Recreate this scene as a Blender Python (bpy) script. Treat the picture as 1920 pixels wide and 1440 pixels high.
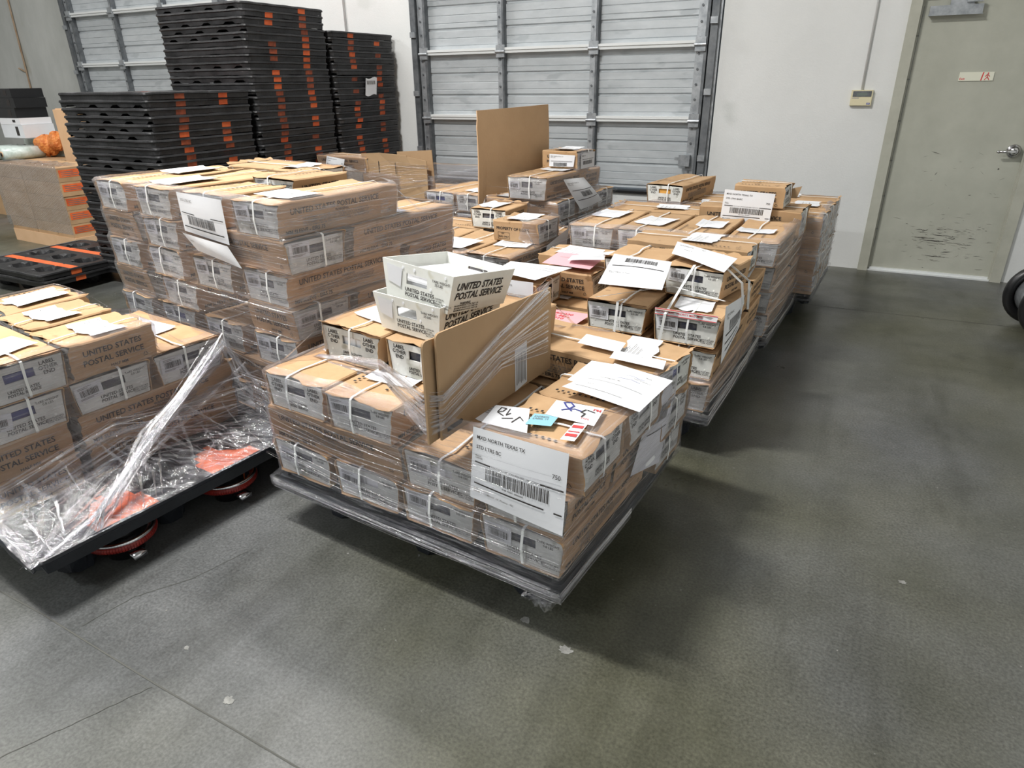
import bpy, math, random
from mathutils import Vector, Matrix, noise
random.seed(7)
R = math.radians
C = bpy.context.scene.collection
for o in list(bpy.data.objects): bpy.data.objects.remove(o)

# ------------------------------------------------------------ camera, world, lights, exposure
CAMH = 1.53
def setup_camera():
    pitch, roll, yaw, f = R(24.4316), R(-0.8214), R(27.28), 1249.15
    fw = Vector((-math.sin(yaw)*math.cos(pitch), math.cos(yaw)*math.cos(pitch), -math.sin(pitch)))
    r = fw.cross(Vector((0,0,1))).normalized(); u = r.cross(fw)
    r2 = math.cos(roll)*r + math.sin(roll)*u; u2 = -math.sin(roll)*r + math.cos(roll)*u
    cam = bpy.data.cameras.new('camera'); cam.sensor_width = 36; cam.lens = f/1920*36; cam.clip_start = .05
    o = bpy.data.objects.new('camera', cam); C.objects.link(o)
    m = Matrix((( r2.x,u2.x,-fw.x,0),(r2.y,u2.y,-fw.y,0),(r2.z,u2.z,-fw.z,CAMH),(0,0,0,1)))
    o.matrix_world = m
    bpy.context.scene.camera = o
setup_camera()
w = bpy.data.worlds.new('world'); bpy.context.scene.world = w; w.use_nodes = True
w.node_tree.nodes['Background'].inputs[0].default_value = (.80,.9,1,1)
w.node_tree.nodes['Background'].inputs[1].default_value = .08
def area(name, loc, size, power, rot=(0,0,0), col=(1,1,1)):
    l = bpy.data.lights.new(name, 'AREA'); l.shape = 'RECTANGLE'; l.size, l.size_y = size; l.energy = power; l.color = col
    o = bpy.data.objects.new(name, l); o.location = loc; o.rotation_euler = rot; C.objects.link(o); return o
# high-bay ceiling lamps of the warehouse (all above the frame)
area('bay_lamp', (-3.1, 1.1, 5.5), (1.3,.35), 235, (0,0,0), (1,.985,.955))
area('bay_lamp', (-5.6, 5.3, 5.5), (2.4,.25), 85, (0,0,0), (1,.985,.96))
area('bay_lamp', (-9.5, 1.5, 5.5), (1.6,.3), 120, (0,0,0), (1,.985,.96))
area('bay_lamp', (-2.6, -3.8, 5.5), (1.6,.3), 110, (0,0,0), (.95,.98,1))
area('bay_lamp', (-7.5, -4.2, 5.5), (1.6,.3), 70, (0,0,0), (.95,.98,1))
vs = bpy.context.scene.view_settings
vs.view_transform = 'Standard'; vs.look = 'None'; vs.gamma = 1; vs.use_curve_mapping = False; vs.exposure = 0.95

# ------------------------------------------------------------ materials
class NT:
    def __init__(s, name):
        s.m = bpy.data.materials.new(name); s.m.use_nodes = True; s.t = s.m.node_tree; s.b = s.t.nodes['Principled BSDF']
    def n(s, typ, **kw):
        x = s.t.nodes.new(typ)
        for k, v in kw.items():
            if k.startswith('i_'):
                key = k[2:]; key = int(key) if key.isdigit() else key.replace('_',' ')
                x.inputs[key].default_value = v
            else: setattr(x, k, v)
        return x
    def l(s, a, b): s.t.links.new(a, b)
def setb(b, rough=.6, metal=0, spec=.5, col=None):
    b.inputs['Roughness'].default_value = rough; b.inputs['Metallic'].default_value = metal
    b.inputs['Specular IOR Level'].default_value = spec
    if col: b.inputs['Base Color'].default_value = (*col, 1)
def flat(name, col, rough=.6, metal=0, spec=.5):
    t = NT(name); setb(t.b, rough, metal, spec, col); return t.m
def noisy(name, c1, c2, scale=8, rough=.7, detail=6, bump=.0, metal=0, lo=.35, hi=.65, spec=.4, stretch=(1,1,1), bscale=None, rnd=0.0, c3=None, s3=40, speck=.62):
    t = NT(name); setb(t.b, rough, metal, spec)
    tc = t.n('ShaderNodeTexCoord'); mp = t.n('ShaderNodeMapping'); mp.inputs['Scale'].default_value = stretch
    t.l(tc.outputs['Object'], mp.inputs['Vector'])
    vec = mp.outputs['Vector']
    if rnd:
        oi = t.n('ShaderNodeObjectInfo'); ad = t.n('ShaderNodeVectorMath', operation='ADD'); sc = t.n('ShaderNodeVectorMath', operation='SCALE')
        cb = t.n('ShaderNodeCombineXYZ'); t.l(oi.outputs['Random'], cb.inputs[0]); t.l(oi.outputs['Random'], cb.inputs[1])
        t.l(cb.outputs[0], sc.inputs[0]); sc.inputs['Scale'].default_value = 37; t.l(vec, ad.inputs[0]); t.l(sc.outputs[0], ad.inputs[1]); vec = ad.outputs[0]
    nz = t.n('ShaderNodeTexNoise'); nz.inputs['Scale'].default_value = scale; nz.inputs['Detail'].default_value = detail; nz.inputs['Roughness'].default_value = .65
    t.l(vec, nz.inputs['Vector'])
    cr = t.n('ShaderNodeValToRGB'); e = cr.color_ramp.elements; e[0].position, e[1].position = lo, hi
    e[0].color = (*c1, 1); e[1].color = (*c2, 1); t.l(nz.outputs['Fac'], cr.inputs['Fac'])
    out = cr.outputs['Color']
    if c3:
        n3 = t.n('ShaderNodeTexNoise'); n3.inputs['Scale'].default_value = s3; n3.inputs['Detail'].default_value = 3; t.l(vec, n3.inputs['Vector'])
        r3 = t.n('ShaderNodeValToRGB'); r3.color_ramp.elements[0].position = speck; r3.color_ramp.elements[1].position = speck+.06
        t.l(n3.outputs['Fac'], r3.inputs['Fac']); mx = t.n('ShaderNodeMixRGB'); t.l(r3.outputs['Color'], mx.inputs['Fac']); t.l(out, mx.inputs[1]); mx.inputs[2].default_value = (*c3, 1); out = mx.outputs[0]
    if rnd:
        hs = t.n('ShaderNodeHueSaturation'); ma = t.n('ShaderNodeMath', operation='MULTIPLY_ADD')
        t.l(oi.outputs['Random'], ma.inputs[0]); ma.inputs[1].default_value = rnd; ma.inputs[2].default_value = 1-rnd*.5
        t.l(ma.outputs[0], hs.inputs['Value']); t.l(out, hs.inputs['Color']); out = hs.outputs[0]
    t.l(out, t.b.inputs['Base Color'])
    if bump:
        n2 = t.n('ShaderNodeTexNoise'); n2.inputs['Scale'].default_value = bscale or scale*4; n2.inputs['Detail'].default_value = 5; t.l(vec, n2.inputs['Vector'])
        bp = t.n('ShaderNodeBump'); bp.inputs['Strength'].default_value = bump; bp.inputs['Distance'].default_value = .01
        t.l(n2.outputs['Fac'], bp.inputs['Height']); t.l(bp.outputs[0], t.b.inputs['Normal'])
    return t.m
M = {}
M['card'] = noisy('cardboard', (.455,.285,.147), (.535,.35,.195), 5, .8, bump=.15, bscale=25, rnd=.22, c3=(.33,.2,.1), s3=13, speck=.68)
M['card_plain'] = noisy('cardboard_sheet', (.40,.262,.145), (.435,.29,.165), 4, .85, bump=.1, bscale=60, stretch=(1,1,1))
M['card_light'] = noisy('cardboard_light', (.62,.40,.23), (.68,.45,.27), 4, .85)
M['plastic'] = noisy('tray_plastic', (.56,.57,.54), (.74,.75,.72), 7, .55, bump=.05, rnd=.14, c3=(.38,.38,.33), s3=9, speck=.62)
M['plastic_clean'] = noisy('tray_plastic_clean', (.74,.75,.70), (.82,.83,.79), 9, .45, c3=(.6,.58,.46), s3=8, speck=.66)
M['ink'] = flat('black_ink', (.035,.03,.028), .8)
M['ink_soft'] = flat('grey_ink', (.17,.16,.15), .8)
M['ink_red'] = flat('red_ink', (.65,.06,.06), .8)
M['ink_blue'] = flat('blue_ink', (.05,.06,.25), .7)
M['paper'] = noisy('paper', (.70,.71,.74), (.76,.77,.79), 3, .75, bump=.05, bscale=6)
M['paper_pink'] = flat('pink_paper', (.80,.42,.46), .8)
M['tape_blue'] = flat('blue_tape', (.28,.55,.66), .5)
M['strap'] = flat('white_strap', (.80,.81,.80), .35)
M['mail'] = noisy('mail_letters', (.05,.055,.09), (.16,.15,.15), 30, .7, stretch=(1,20,1))
M['mail_orange'] = flat('orange_mail', (.75,.38,.08), .7)
M['mail_blue'] = flat('blue_mail', (.03,.04,.22), .6)
M['mail_white'] = flat('white_mail', (.8,.8,.82), .7)
M['black'] = noisy('black_plastic', (.013,.013,.014), (.036,.036,.038), 6, .45, bump=.25, bscale=50, rnd=.4, c3=(.06,.06,.06), s3=20, speck=.7)
M['deck'] = noisy('dark_pallet_plastic', (.012,.014,.018), (.022,.025,.031), 6, .32, bump=.1, bscale=50)
M['orange'] = noisy('orange_paint', (.58,.10,.03), (.75,.16,.045), 14, .6, rnd=.35)
M['orange_worn'] = noisy('worn_orange_paint', (.20,.05,.025), (.42,.10,.04), 24, .6, rnd=.4)
M['red'] = noisy('red_paint', (.16,.012,.01), (.30,.025,.018), 40, .3)
M['chrome'] = flat('chrome', (.7,.7,.72), .18, 1)
M['steel'] = noisy('galvanized_steel', (.30,.32,.34), (.50,.52,.54), 14, .42, metal=.7, bump=.05, rnd=0)
M['steel_dark'] = noisy('dark_steel', (.10,.11,.12), (.19,.20,.21), 10, .5, metal=.5)
M['zinc'] = noisy('door_zinc', (.47,.50,.52), (.55,.58,.60), 4, .42, metal=.25, stretch=(1,1,3), c3=(.42,.45,.47), s3=3, speck=.6)
M['zinc_white'] = flat('white_strut', (.72,.74,.74), .45, .1)
M['wall'] = noisy('white_wall_paint', (.67,.68,.672), (.72,.73,.722), 1.2, .6, bump=.12, bscale=90, c3=(.62,.635,.62), s3=1.6, speck=.66)
M['wall_grey'] = noisy('stained_concrete_wall', (.36,.37,.35), (.47,.48,.46), 1.6, .7, bump=.1, bscale=60, stretch=(1,1,.35), c3=(.34,.33,.28), s3=2.2, speck=.62)
M['ceil'] = flat('ceiling_paint', (.6,.61,.62), .9)
M['door'] = noisy('door_paint', (.40,.405,.345), (.455,.46,.395), 3, .48, bump=.03, bscale=100)
M['frame'] = noisy('frame_paint', (.39,.39,.33), (.45,.45,.385), 6, .5)
M['rubber'] = flat('black_rubber', (.010,.010,.011), .35)
M['cream'] = flat('cream_plastic', (.68,.62,.42), .45)
M['lcd'] = flat('lcd_screen', (.16,.19,.17), .25)
M['rust'] = noisy('rusty_pipe', (.22,.13,.07), (.42,.34,.25), 9, .8, stretch=(1,1,.3))
M['scuff'] = flat('scuff_marks', (.09,.085,.075), .9)
M['gap'] = flat('joint_filler', (.09,.09,.08), .9)
M['glow_exit'] = flat('sign_plastic', (.72,.72,.60), .35)
M['bag'] = noisy('orange_bag', (.55,.14,.03), (.75,.30,.08), 25, .5, bump=.6, bscale=12)
M['roll'] = noisy('film_roll_plastic', (.45,.55,.50), (.7,.78,.75), 9, .25, bump=.3)

def floor_mat():
    t = NT('polished_concrete'); b = t.b; setb(b, .3, 0, .5)
    tc = t.n('ShaderNodeTexCoord'); v = tc.outputs['Object']
    def nz(scale, detail=6, rough=.6, stretch=None):
        x = t.n('ShaderNodeTexNoise'); x.inputs['Scale'].default_value = scale; x.inputs['Detail'].default_value = detail; x.inputs['Roughness'].default_value = rough
        if stretch:
            mp = t.n('ShaderNodeMapping'); mp.inputs['Scale'].default_value = stretch; t.l(v, mp.inputs['Vector']); t.l(mp.outputs[0], x.inputs['Vector'])
        else: t.l(v, x.inputs['Vector'])
        return x.outputs['Fac']
    def ramp(f, p0, c0, p1, c1):
        r = t.n('ShaderNodeValToRGB'); e = r.color_ramp.elements; e[0].position = p0; e[1].position = p1; e[0].color = (*c0,1); e[1].color = (*c1,1); t.l(f, r.inputs['Fac']); return r.outputs['Color']
    base = ramp(nz(1.1, 8, .7), .32, (.045,.046,.027), .66, (.118,.117,.086))
    blue = ramp(nz(.45, 3), .42, (0,0,0), .62, (1,1,1))
    m1 = t.n('ShaderNodeMixRGB', blend_type='MIX'); t.l(blue, m1.inputs[0]); t.l(base, m1.inputs[1])
    base2 = ramp(nz(2.3, 8, .7), .3, (.060,.063,.062), .68, (.135,.139,.139)); t.l(base2, m1.inputs[2])
    dk = ramp(nz(2.6, 5, .7, (1,.35,1)), .56, (0,0,0), .74, (1,1,1))
    m2 = t.n('ShaderNodeMixRGB', blend_type='MULTIPLY'); m2.inputs[2].default_value = (.55,.55,.52,1); t.l(dk, m2.inputs[0]); t.l(m1.outputs[0], m2.inputs[1])
    st = ramp(nz(1.6, 4, .6, (2.6,.28,1)), .52, (1,1,1), .70, (.66,.66,.64))
    ms = t.n('ShaderNodeMixRGB', blend_type='MULTIPLY'); ms.inputs[0].default_value = .8; t.l(m2.outputs[0], ms.inputs[1]); t.l(st, ms.inputs[2]); m2 = ms
    sp = ramp(nz(110, 3), .3, (.68,.68,.68), .7, (1.3,1.3,1.3))
    m3 = t.n('ShaderNodeMixRGB', blend_type='MULTIPLY'); m3.inputs[0].default_value = 1; t.l(m2.outputs[0], m3.inputs[1]); t.l(sp, m3.inputs[2])
    chips = ramp(nz(38, 2, .5), .76, (0,0,0), .79, (1,1,1))
    m4 = t.n('ShaderNodeMixRGB'); m4.inputs[2].default_value = (.2,.2,.185,1); t.l(chips, m4.inputs[0]); t.l(m3.outputs[0], m4.inputs[1])
    t.l(m4.outputs[0], b.inputs['Base Color'])
    rr = ramp(nz(3, 6), .3, (.26,.26,.26), .7, (.44,.44,.44)); t.l(rr, b.inputs['Roughness'])
    bp = t.n('ShaderNodeBump'); bp.inputs['Strength'].default_value = .12; bp.inputs['Distance'].default_value = .004; t.l(nz(60, 5), bp.inputs['Height']); t.l(bp.outputs[0], b.inputs['Normal'])
    return t.m
M['floor'] = floor_mat()

def film_mat(name, haze=.07, streak=.40, sscale=(5,110,1), tint=(.93,.92,.95), bump=.5, g0=.09, g1=.55):
    t = NT(name); t.t.nodes.remove(t.b); out = t.t.nodes['Material Output']
    uv = t.n('ShaderNodeUVMap'); mp = t.n('ShaderNodeMapping'); mp.inputs['Scale'].default_value = sscale; t.l(uv.outputs[0], mp.inputs['Vector'])
    n1 = t.n('ShaderNodeTexNoise'); n1.inputs['Scale'].default_value = 1; n1.inputs['Detail'].default_value = 6; n1.inputs['Roughness'].default_value = .65; n1.inputs['Distortion'].default_value = .4; t.l(mp.outputs[0], n1.inputs['Vector'])
    mp2 = t.n('ShaderNodeMapping'); mp2.inputs['Scale'].default_value = (1.3,9,1); t.l(uv.outputs[0], mp2.inputs['Vector'])
    n2 = t.n('ShaderNodeTexNoise'); n2.inputs['Scale'].default_value = 1; n2.inputs['Detail'].default_value = 3; t.l(mp2.outputs[0], n2.inputs['Vector'])
    cr = t.n('ShaderNodeMapRange'); cr.inputs['From Min'].default_value = .49; cr.inputs['From Max'].default_value = .74; cr.inputs['To Min'].default_value = haze*.5; cr.inputs['To Max'].default_value = streak; t.l(n1.outputs['Fac'], cr.inputs['Value'])
    m2 = t.n('ShaderNodeMapRange'); m2.inputs['From Min'].default_value = .3; m2.inputs['From Max'].default_value = .7; m2.inputs['To Min'].default_value = .45; m2.inputs['To Max'].default_value = 1.5; t.l(n2.outputs['Fac'], m2.inputs['Value'])
    mu = t.n('ShaderNodeMath', operation='MULTIPLY', use_clamp=True); t.l(cr.outputs[0], mu.inputs[0]); t.l(m2.outputs[0], mu.inputs[1])
    tr = t.n('ShaderNodeBsdfTransparent'); tr.inputs[0].default_value = (*tint, 1)
    df = t.n('ShaderNodeBsdfDiffuse'); df.inputs[0].default_value = (.80,.80,.84,1)
    tl = t.n('ShaderNodeBsdfTranslucent'); tl.inputs[0].default_value = (.80,.80,.84,1)
    dm = t.n('ShaderNodeMixShader'); dm.inputs[0].default_value = .4; t.l(df.outputs[0], dm.inputs[1]); t.l(tl.outputs[0], dm.inputs[2])
    mh = t.n('ShaderNodeMixShader'); t.l(mu.outputs[0], mh.inputs[0]); t.l(tr.outputs[0], mh.inputs[1]); t.l(dm.outputs[0], mh.inputs[2])
    gl = t.n('ShaderNodeBsdfGlossy'); gl.inputs[0].default_value = (1,1,1,1); gl.inputs['Roughness'].default_value = .13
    bp = t.n('ShaderNodeBump'); bp.inputs['Strength'].default_value = bump; bp.inputs['Distance'].default_value = .012; t.l(n1.outputs['Fac'], bp.inputs['Height']); t.l(bp.outputs[0], gl.inputs['Normal'])
    fr = t.n('ShaderNodeLayerWeight'); fr.inputs['Blend'].default_value = .25
    fm = t.n('ShaderNodeMapRange'); fm.inputs['To Min'].default_value = g0; fm.inputs['To Max'].default_value = g1; t.l(fr.outputs['Fresnel'], fm.inputs['Value'])
    mg = t.n('ShaderNodeMixShader'); t.l(fm.outputs[0], mg.inputs[0]); t.l(mh.outputs[0], mg.inputs[1]); t.l(gl.outputs[0], mg.inputs[2])
    t.l(mg.outputs[0], out.inputs['Surface'])
    return t.m
M['film'] = film_mat('stretch_film', .10, .45)
M['film_light'] = film_mat('stretch_film_light', .03, .25)
M['film_rim'] = film_mat('stretch_film_rim', .0, .40, (4,150,1), (.97,.97,.98), .8, .04, .22)
M['film_heavy'] = film_mat('stretch_film_heavy', .20, .62)
M['film_dense'] = film_mat('stretch_film_rope', .05, .4, (3,90,1), (.97,.97,.985), .9)

# ------------------------------------------------------------ mesh building
class MB:
    def __init__(s): s.v = []; s.f = []; s.m = []; s.uv = None
    def face(s, pts, mi=0):
        i = len(s.v); s.v += [tuple(p) for p in pts]; s.f.append(tuple(range(i, i+len(pts)))); s.m.append(mi)
    def box(s, x0,y0,z0,x1,y1,z1, mi=0, mat=None):
        c = [(x0,y0,z0),(x1,y0,z0),(x1,y1,z0),(x0,y1,z0),(x0,y0,z1),(x1,y0,z1),(x1,y1,z1),(x0,y1,z1)]
        if mat: c = [tuple(mat @ Vector(p)) for p in c]
        i = len(s.v); s.v += c
        for q in ((0,3,2,1),(4,5,6,7),(0,1,5,4),(1,2,6,5),(2,3,7,6),(3,0,4,7)):
            s.f.append(tuple(i+k for k in q)); s.m.append(mi)
    def cyl(s, p0, p1, r0, r1=None, n=16, mi=0, cap=True):
        r1 = r0 if r1 is None else r1
        p0, p1 = Vector(p0), Vector(p1); d = (p1-p0).normalized(); a = d.orthogonal().normalized(); b = d.cross(a)
        i = len(s.v)
        for p, r in ((p0,r0),(p1,r1)):
            for k in range(n):
                t = 2*math.pi*k/n; s.v.append(tuple(p + a*math.cos(t)*r + b*math.sin(t)*r))
        for k in range(n):
            s.f.append((i+k, i+(k+1)%n, i+n+(k+1)%n, i+n+k)); s.m.append(mi)
        if cap:
            s.f.append(tuple(i+k for k in reversed(range(n)))); s.m.append(mi)
            s.f.append(tuple(i+n+k for k in range(n))); s.m.append(mi)
    def ribbon(s, pts, wvec, mi=0, th=.0015):
        # flat strap through pts, width vector wvec
        wv = Vector(wvec)*.5; i = len(s.v); n = len(pts)
        for k, p in enumerate(pts):
            p = Vector(p); t = (Vector(pts[min(k+1,n-1)])-Vector(pts[max(k-1,0)])).normalized(); nn = t.cross(wv).normalized()*th*.5
            s.v += [tuple(p-wv-nn), tuple(p+wv-nn), tuple(p+wv+nn), tuple(p-wv+nn)]
        for k in range(n-1):
            a = i+4*k; b = a+4
            for q in range(4):
                s.f.append((a+q, a+(q+1)%4, b+(q+1)%4, b+q)); s.m.append(mi)
    def grid(s, fn, nu, nv, mi=0, uv=False):
        i = len(s.v)
        for a in range(nu+1):
            for b in range(nv+1): s.v.append(tuple(fn(a/nu, b/nv)))
        for a in range(nu):
            for b in range(nv):
                q = i+a*(nv+1)+b; s.f.append((q, q+nv+1, q+nv+2, q+1)); s.m.append(mi)
    def text(s, string, origin, xd, yd, size, mi=1, shear=0, bold=0, align='LEFT', fn=None):
        vs_, fs = text_data(string, shear, bold, align)
        o, xd, yd = Vector(origin), Vector(xd), Vector(yd); i = len(s.v)
        if fn: s.v += [tuple(fn(o.x + p[0]*size*xd.x, o.y + p[1]*size*yd.y)) for p in vs_]
        else: s.v += [tuple(o + xd*p[0]*size + yd*p[1]*size) for p in vs_]
        for f in fs: s.f.append(tuple(i+k for k in f)); s.m.append(mi)
    def mesh(s, name, mats, smooth=False):
        me = bpy.data.meshes.new(name); me.from_pydata(s.v, [], s.f)
        for m in mats: me.materials.append(M[m])
        me.polygons.foreach_set('material_index', s.m)
        if smooth: me.polygons.foreach_set('use_smooth', [True]*len(s.f))
        me.update(); return me
TC = {}
def text_data(string, shear=0, bold=0, align='LEFT'):
    k = (string, shear, bold, align)
    if k not in TC:
        cu = bpy.data.curves.new('t', 'FONT'); cu.body = string; cu.shear = shear; cu.offset = bold; cu.align_x = align; cu.size = 1; cu.resolution_u = 2; cu.space_line = .95
        ob = bpy.data.objects.new('t', cu); C.objects.link(ob); bpy.context.view_layer.update()
        dg = bpy.context.evaluated_depsgraph_get(); me = bpy.data.meshes.new_from_object(ob.evaluated_get(dg))
        TC[k] = ([tuple(v.co) for v in me.vertices], [tuple(p.vertices) for p in me.polygons])
        bpy.data.objects.remove(ob); bpy.data.curves.remove(cu); bpy.data.meshes.remove(me)
    return TC[k]
def obj(name, me, parent=None, loc=(0,0,0), rot=(0,0,0), label=None, cat=None, group=None, kind=None):
    o = bpy.data.objects.new(name, me); C.objects.link(o); o.location = loc; o.rotation_euler = rot
    if parent: o.parent = parent
    if label: o['label'] = label
    if cat: o['category'] = cat
    if group: o['group'] = group
    if kind: o['kind'] = kind
    return o
def struct(name, me, parent=None, loc=(0,0,0)):
    return obj(name, me, parent, loc, kind=None if parent else 'structure')

# ------------------------------------------------------------ the room
YW = 6.46
b = MB(); b.box(-16,-9,-.1,1.9,YW+.6,0); struct('floor', b.mesh('floor', ['floor']))
b = MB(); b.box(-16,-9,6.5,1.9,YW+.4,6.6); struct('ceiling', b.mesh('ceiling', ['ceil']))
b = MB()
for x0,x1,z0,z1 in ((-7.05,-4.41,0,6.5),(-4.41,-1.29,0,.53),(-4.41,-1.29,3.4,6.5),(-1.29,.135,0,6.5),(.135,1.06,2.08,6.5),(1.06,1.9,0,6.5),(-10.1,-7.05,3.4,6.5),(-10.1,-7.05,0,.3)):
    b.box(x0,YW,z0,x1,YW+.25,z1)
struct('wall_back', b.mesh('wall_back', ['wall']))
b = MB(); b.box(-16,YW,0,-10.1,YW+.25,6.5); struct('wall_back_left', b.mesh('wall_back_left', ['wall_grey']))
b = MB(); b.box(1.7,-9,0,1.9,YW,6.5); struct('wall_right', b.mesh('wall_right', ['wall']))
b = MB(); b.box(-16.2,-9,0,-16,YW,6.5); struct('wall_left', b.mesh('wall_left', ['wall']))
b = MB(); b.box(-16,-9.2,0,1.9,-9,6.5); struct('wall_front', b.mesh('wall_front', ['wall']))
# floor joints and cracks
def crack(name, pts, wd):
    b = MB()
    P = []
    for i in range(len(pts)-1):
        for k in range(12):
            t = k/12; x = pts[i][0]*(1-t)+pts[i+1][0]*t; y = pts[i][1]*(1-t)+pts[i+1][1]*t
            P.append((x+random.uniform(-1,1)*wd*1.0, y+random.uniform(-1,1)*wd*1.0))
    for i in range(len(P)-1):
        a, c = Vector((*P[i],.0012)), Vector((*P[i+1],.0012)); d = (c-a).normalized(); n = Vector((-d.y,d.x,0))*wd*.5
        b.face([a-n, c-n, c+n, a+n])
    struct(name, b.mesh(name, ['gap']))
crack('trim_1', [(-4.5,.82),(-.9,.735),(1.7,.68)], .0045)
crack('trim_2', [(-1.3,5.15),(1.7,5.25)], .005)
crack('trim_3', [(-1.93,.79),(-1.90,.95),(-1.80,1.10),(-1.74,1.3)], .002)
crack('trim_4', [(-1.72,.33),(-1.66,.46),(-1.60,.58),(-1.52,.75)], .002)
M['chip'] = noisy('worn_chip', (.15,.15,.14), (.28,.28,.26), 30, .6)
for k, (x, y, r) in enumerate(((-1.298,.799,.016),(-.699,1.424,.017),(-.54,1.366,.02),(-1.559,.876,.010),(.349,2.129,.012))):
    b = MB(); n = 22; pts = []
    for q in range(n):
        a = 2*math.pi*q/n; rr = r*(.55+.75*abs(noise.noise(Vector((math.cos(a)*1.7+k*3,math.sin(a)*1.7,k)))))
        pts.append((x+rr*1.3*math.cos(a), y+rr*math.sin(a), .0011))
    b.face(pts); struct('trim_%d' % (k+5), b.mesh('floor_chip', ['chip']))
# roll-up doors
def rollup(name, x0, x1, zb, zt, first_strut):
    W_ = x1-x0; y = YW+.06
    root = obj(name, None, loc=(x0,YW,0), kind='structure')
    sec = .61; z = first_strut
    while z-sec > zb-.55: z -= sec
    while z < zt:
        z1 = min(z+sec, zt); z0 = max(z, zb)
        if z1-z0 > .05:
            b = MB(); prof = []
            n = 3
            for k in range(n):
                a = z + sec*k/n; h = sec/n
                prof += [(a,.0),(a+.010,.016),(a+.022,.016),(a+.030,.0),(a+h*.32,.0),(a+h*.345,.006),(a+h*.37,.0),(a+h*.66,.0),(a+h*.685,.006),(a+h*.71,.0),(a+h-.004,.0)]
            prof.append((z+sec,0))
            prof = [(max(min(p[0],z1),z0), p[1]) for p in prof if z0-.001 <= p[0] <= z1+.001] or [(z0,0),(z1,0)]
            if prof[0][0] > z0: prof.insert(0,(z0,0))
            for i in range(len(prof)-1):
                b.face([(0,y-YW-.03+prof[i][1],prof[i][0]),(W_,y-YW-.03+prof[i][1],prof[i][0]),(W_,y-YW-.03+prof[i+1][1],prof[i+1][0]),(0,y-YW-.03+prof[i+1][1],prof[i+1][0])])
            struct('door_panel', b.mesh('door_panel', ['zinc']), root)
        if z > zb+.1 and z < zt-.1:
            b = MB(); b.box(.03,-.035,z-.012,W_-.03,.03,z+.014); b.box(.03,-.045,z+.014,W_-.03,.03,z+.036); struct('strut', b.mesh('strut', ['zinc_white']), root)
            for sx in (.07, W_*.325, W_*.65, W_-.07):
                b = MB(); b.box(sx-.045,-.052,z-.05,sx+.045,-.03,z+.06)
                b.cyl((sx-.05,-.058,z+.0),(sx+.05,-.058,z+.0),.012,n=8); struct('hinge', b.mesh('hinge', ['steel']), root)
        z += sec
    for sx, w_ in ((.06,.055),(W_*.325,.042),(W_*.65,.042),(W_-.06,.055)):
        b = MB(); b.box(sx-w_,-.018,zb,sx+w_*.35,.03,zt,0); b.box(sx+w_*.35,-.035,zb,sx+w_*.8,.03,zt,1)
        zz = zb+.08
        while zz < zt:
            b.cyl((sx-w_*.45,-.018,zz),(sx-w_*.45,-.026,zz),.010,n=8,mi=1); zz += .122
        struct('stile', b.mesh('stile', ['steel','steel_dark']), root)
    for sx, sg in ((-.035,1),(W_+.03,-1)):
        b = MB(); b.box(sx-.03,-.05,zb,sx+.03,.05,zt,0); b.box(sx-.055 if sg>0 else sx+.03,-.02,zb,sx-.03 if sg>0 else sx+.05,.05,zt,1)
        zz = zb+.3
        while zz < zt: b.box(sx-.03,-.075,zz,sx+.03,-.045,zz+.05,1); zz += .55
        struct('track', b.mesh('track', ['steel_dark','steel']), root)
    b = MB(); b.box(0,-.03,zb-.022,W_,.05,zb); struct('bottom_seal', b.mesh('bottom_seal', ['rubber']), root)
    return root
d1 = rollup('door_1', -4.35, -1.38, .55, 3.4, 1.185)
b = MB(); b.box(2.80,-.07,.80,2.90,-.03,.90); b.box(2.76,-.06,.85,2.80,-.04,.875); struct('latch', b.mesh('latch', ['steel']), d1)
rollup('door_2', -10.04, -7.08, .3, 3.4, 1.185)
# exit door
dr = obj('door_3', None, loc=(.135,YW,0), kind='structure')
b = MB(); b.box(.028,.02,.012,.905,.06,2.06)
struct('door_leaf', b.mesh('door_leaf', ['door']), dr)
b = MB()
for x0,x1,z0,z1 in ((-.055,.02,0,2.13),(.912,.985,0,2.13),(-.055,.985,2.07,2.13)): b.box(x0,-.035,z0,x1,.08,z1)
b.box(.02,.0,0,.034,.02,2.07); b.box(.900,.0,0,.912,.02,2.07)
struct('door_frame', b.mesh('door_frame', ['frame']), dr)
b = MB(); b.box(.02,-.02,0,.91,.03,.012); b.box(.03,.0,.012,.90,.02,.028); struct('threshold', b.mesh('threshold', ['zinc_white']), dr)
b = MB(); b.cyl((.03,.012,.2),(.03,.012,2.0),.007,n=8)
for zz in (.35,.62,.9,1.2,1.5,1.8): b.box(.02,.0,zz,.04,.02,zz+.006)
struct('hinge_strip', b.mesh('hinge_strip', ['steel_dark']), dr)
b = MB(); b.cyl((.835,.02,1.0),(.835,-.01,1.0),.047,n=28); b.cyl((.835,-.01,1.0),(.835,-.028,1.0),.034,.02,n=24); b.cyl((.835,-.025,1.0),(.835,-.06,1.0),.014,n=16)
b.cyl((.845,-.055,1.0),(.735,-.058,.995),.012,.009,n=14); b.cyl((.737,-.058,.995),(.722,-.05,.993),.0115,.006,n=14)
struct('door_handle', b.mesh('door_handle', ['chrome'], True), dr)
b = MB(); b.box(.075,-.04,1.935,.41,.02,1.995); b.box(.2,-.025,1.995,.35,.0,2.03); b.box(.3,-.05,2.01,.40,-.03,2.03)
b.box(.07,-.042,1.930,.415,-.036,1.9365)
struct('door_closer', b.mesh('door_closer', ['steel']), dr)
b = MB(); b.box(.365,.013,1.488,.585,.02,1.548,0)
b.text('Exit', (.37,.0125,1.495), (1,0,0), (0,0,1), .022, 1, 0, .02)
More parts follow.
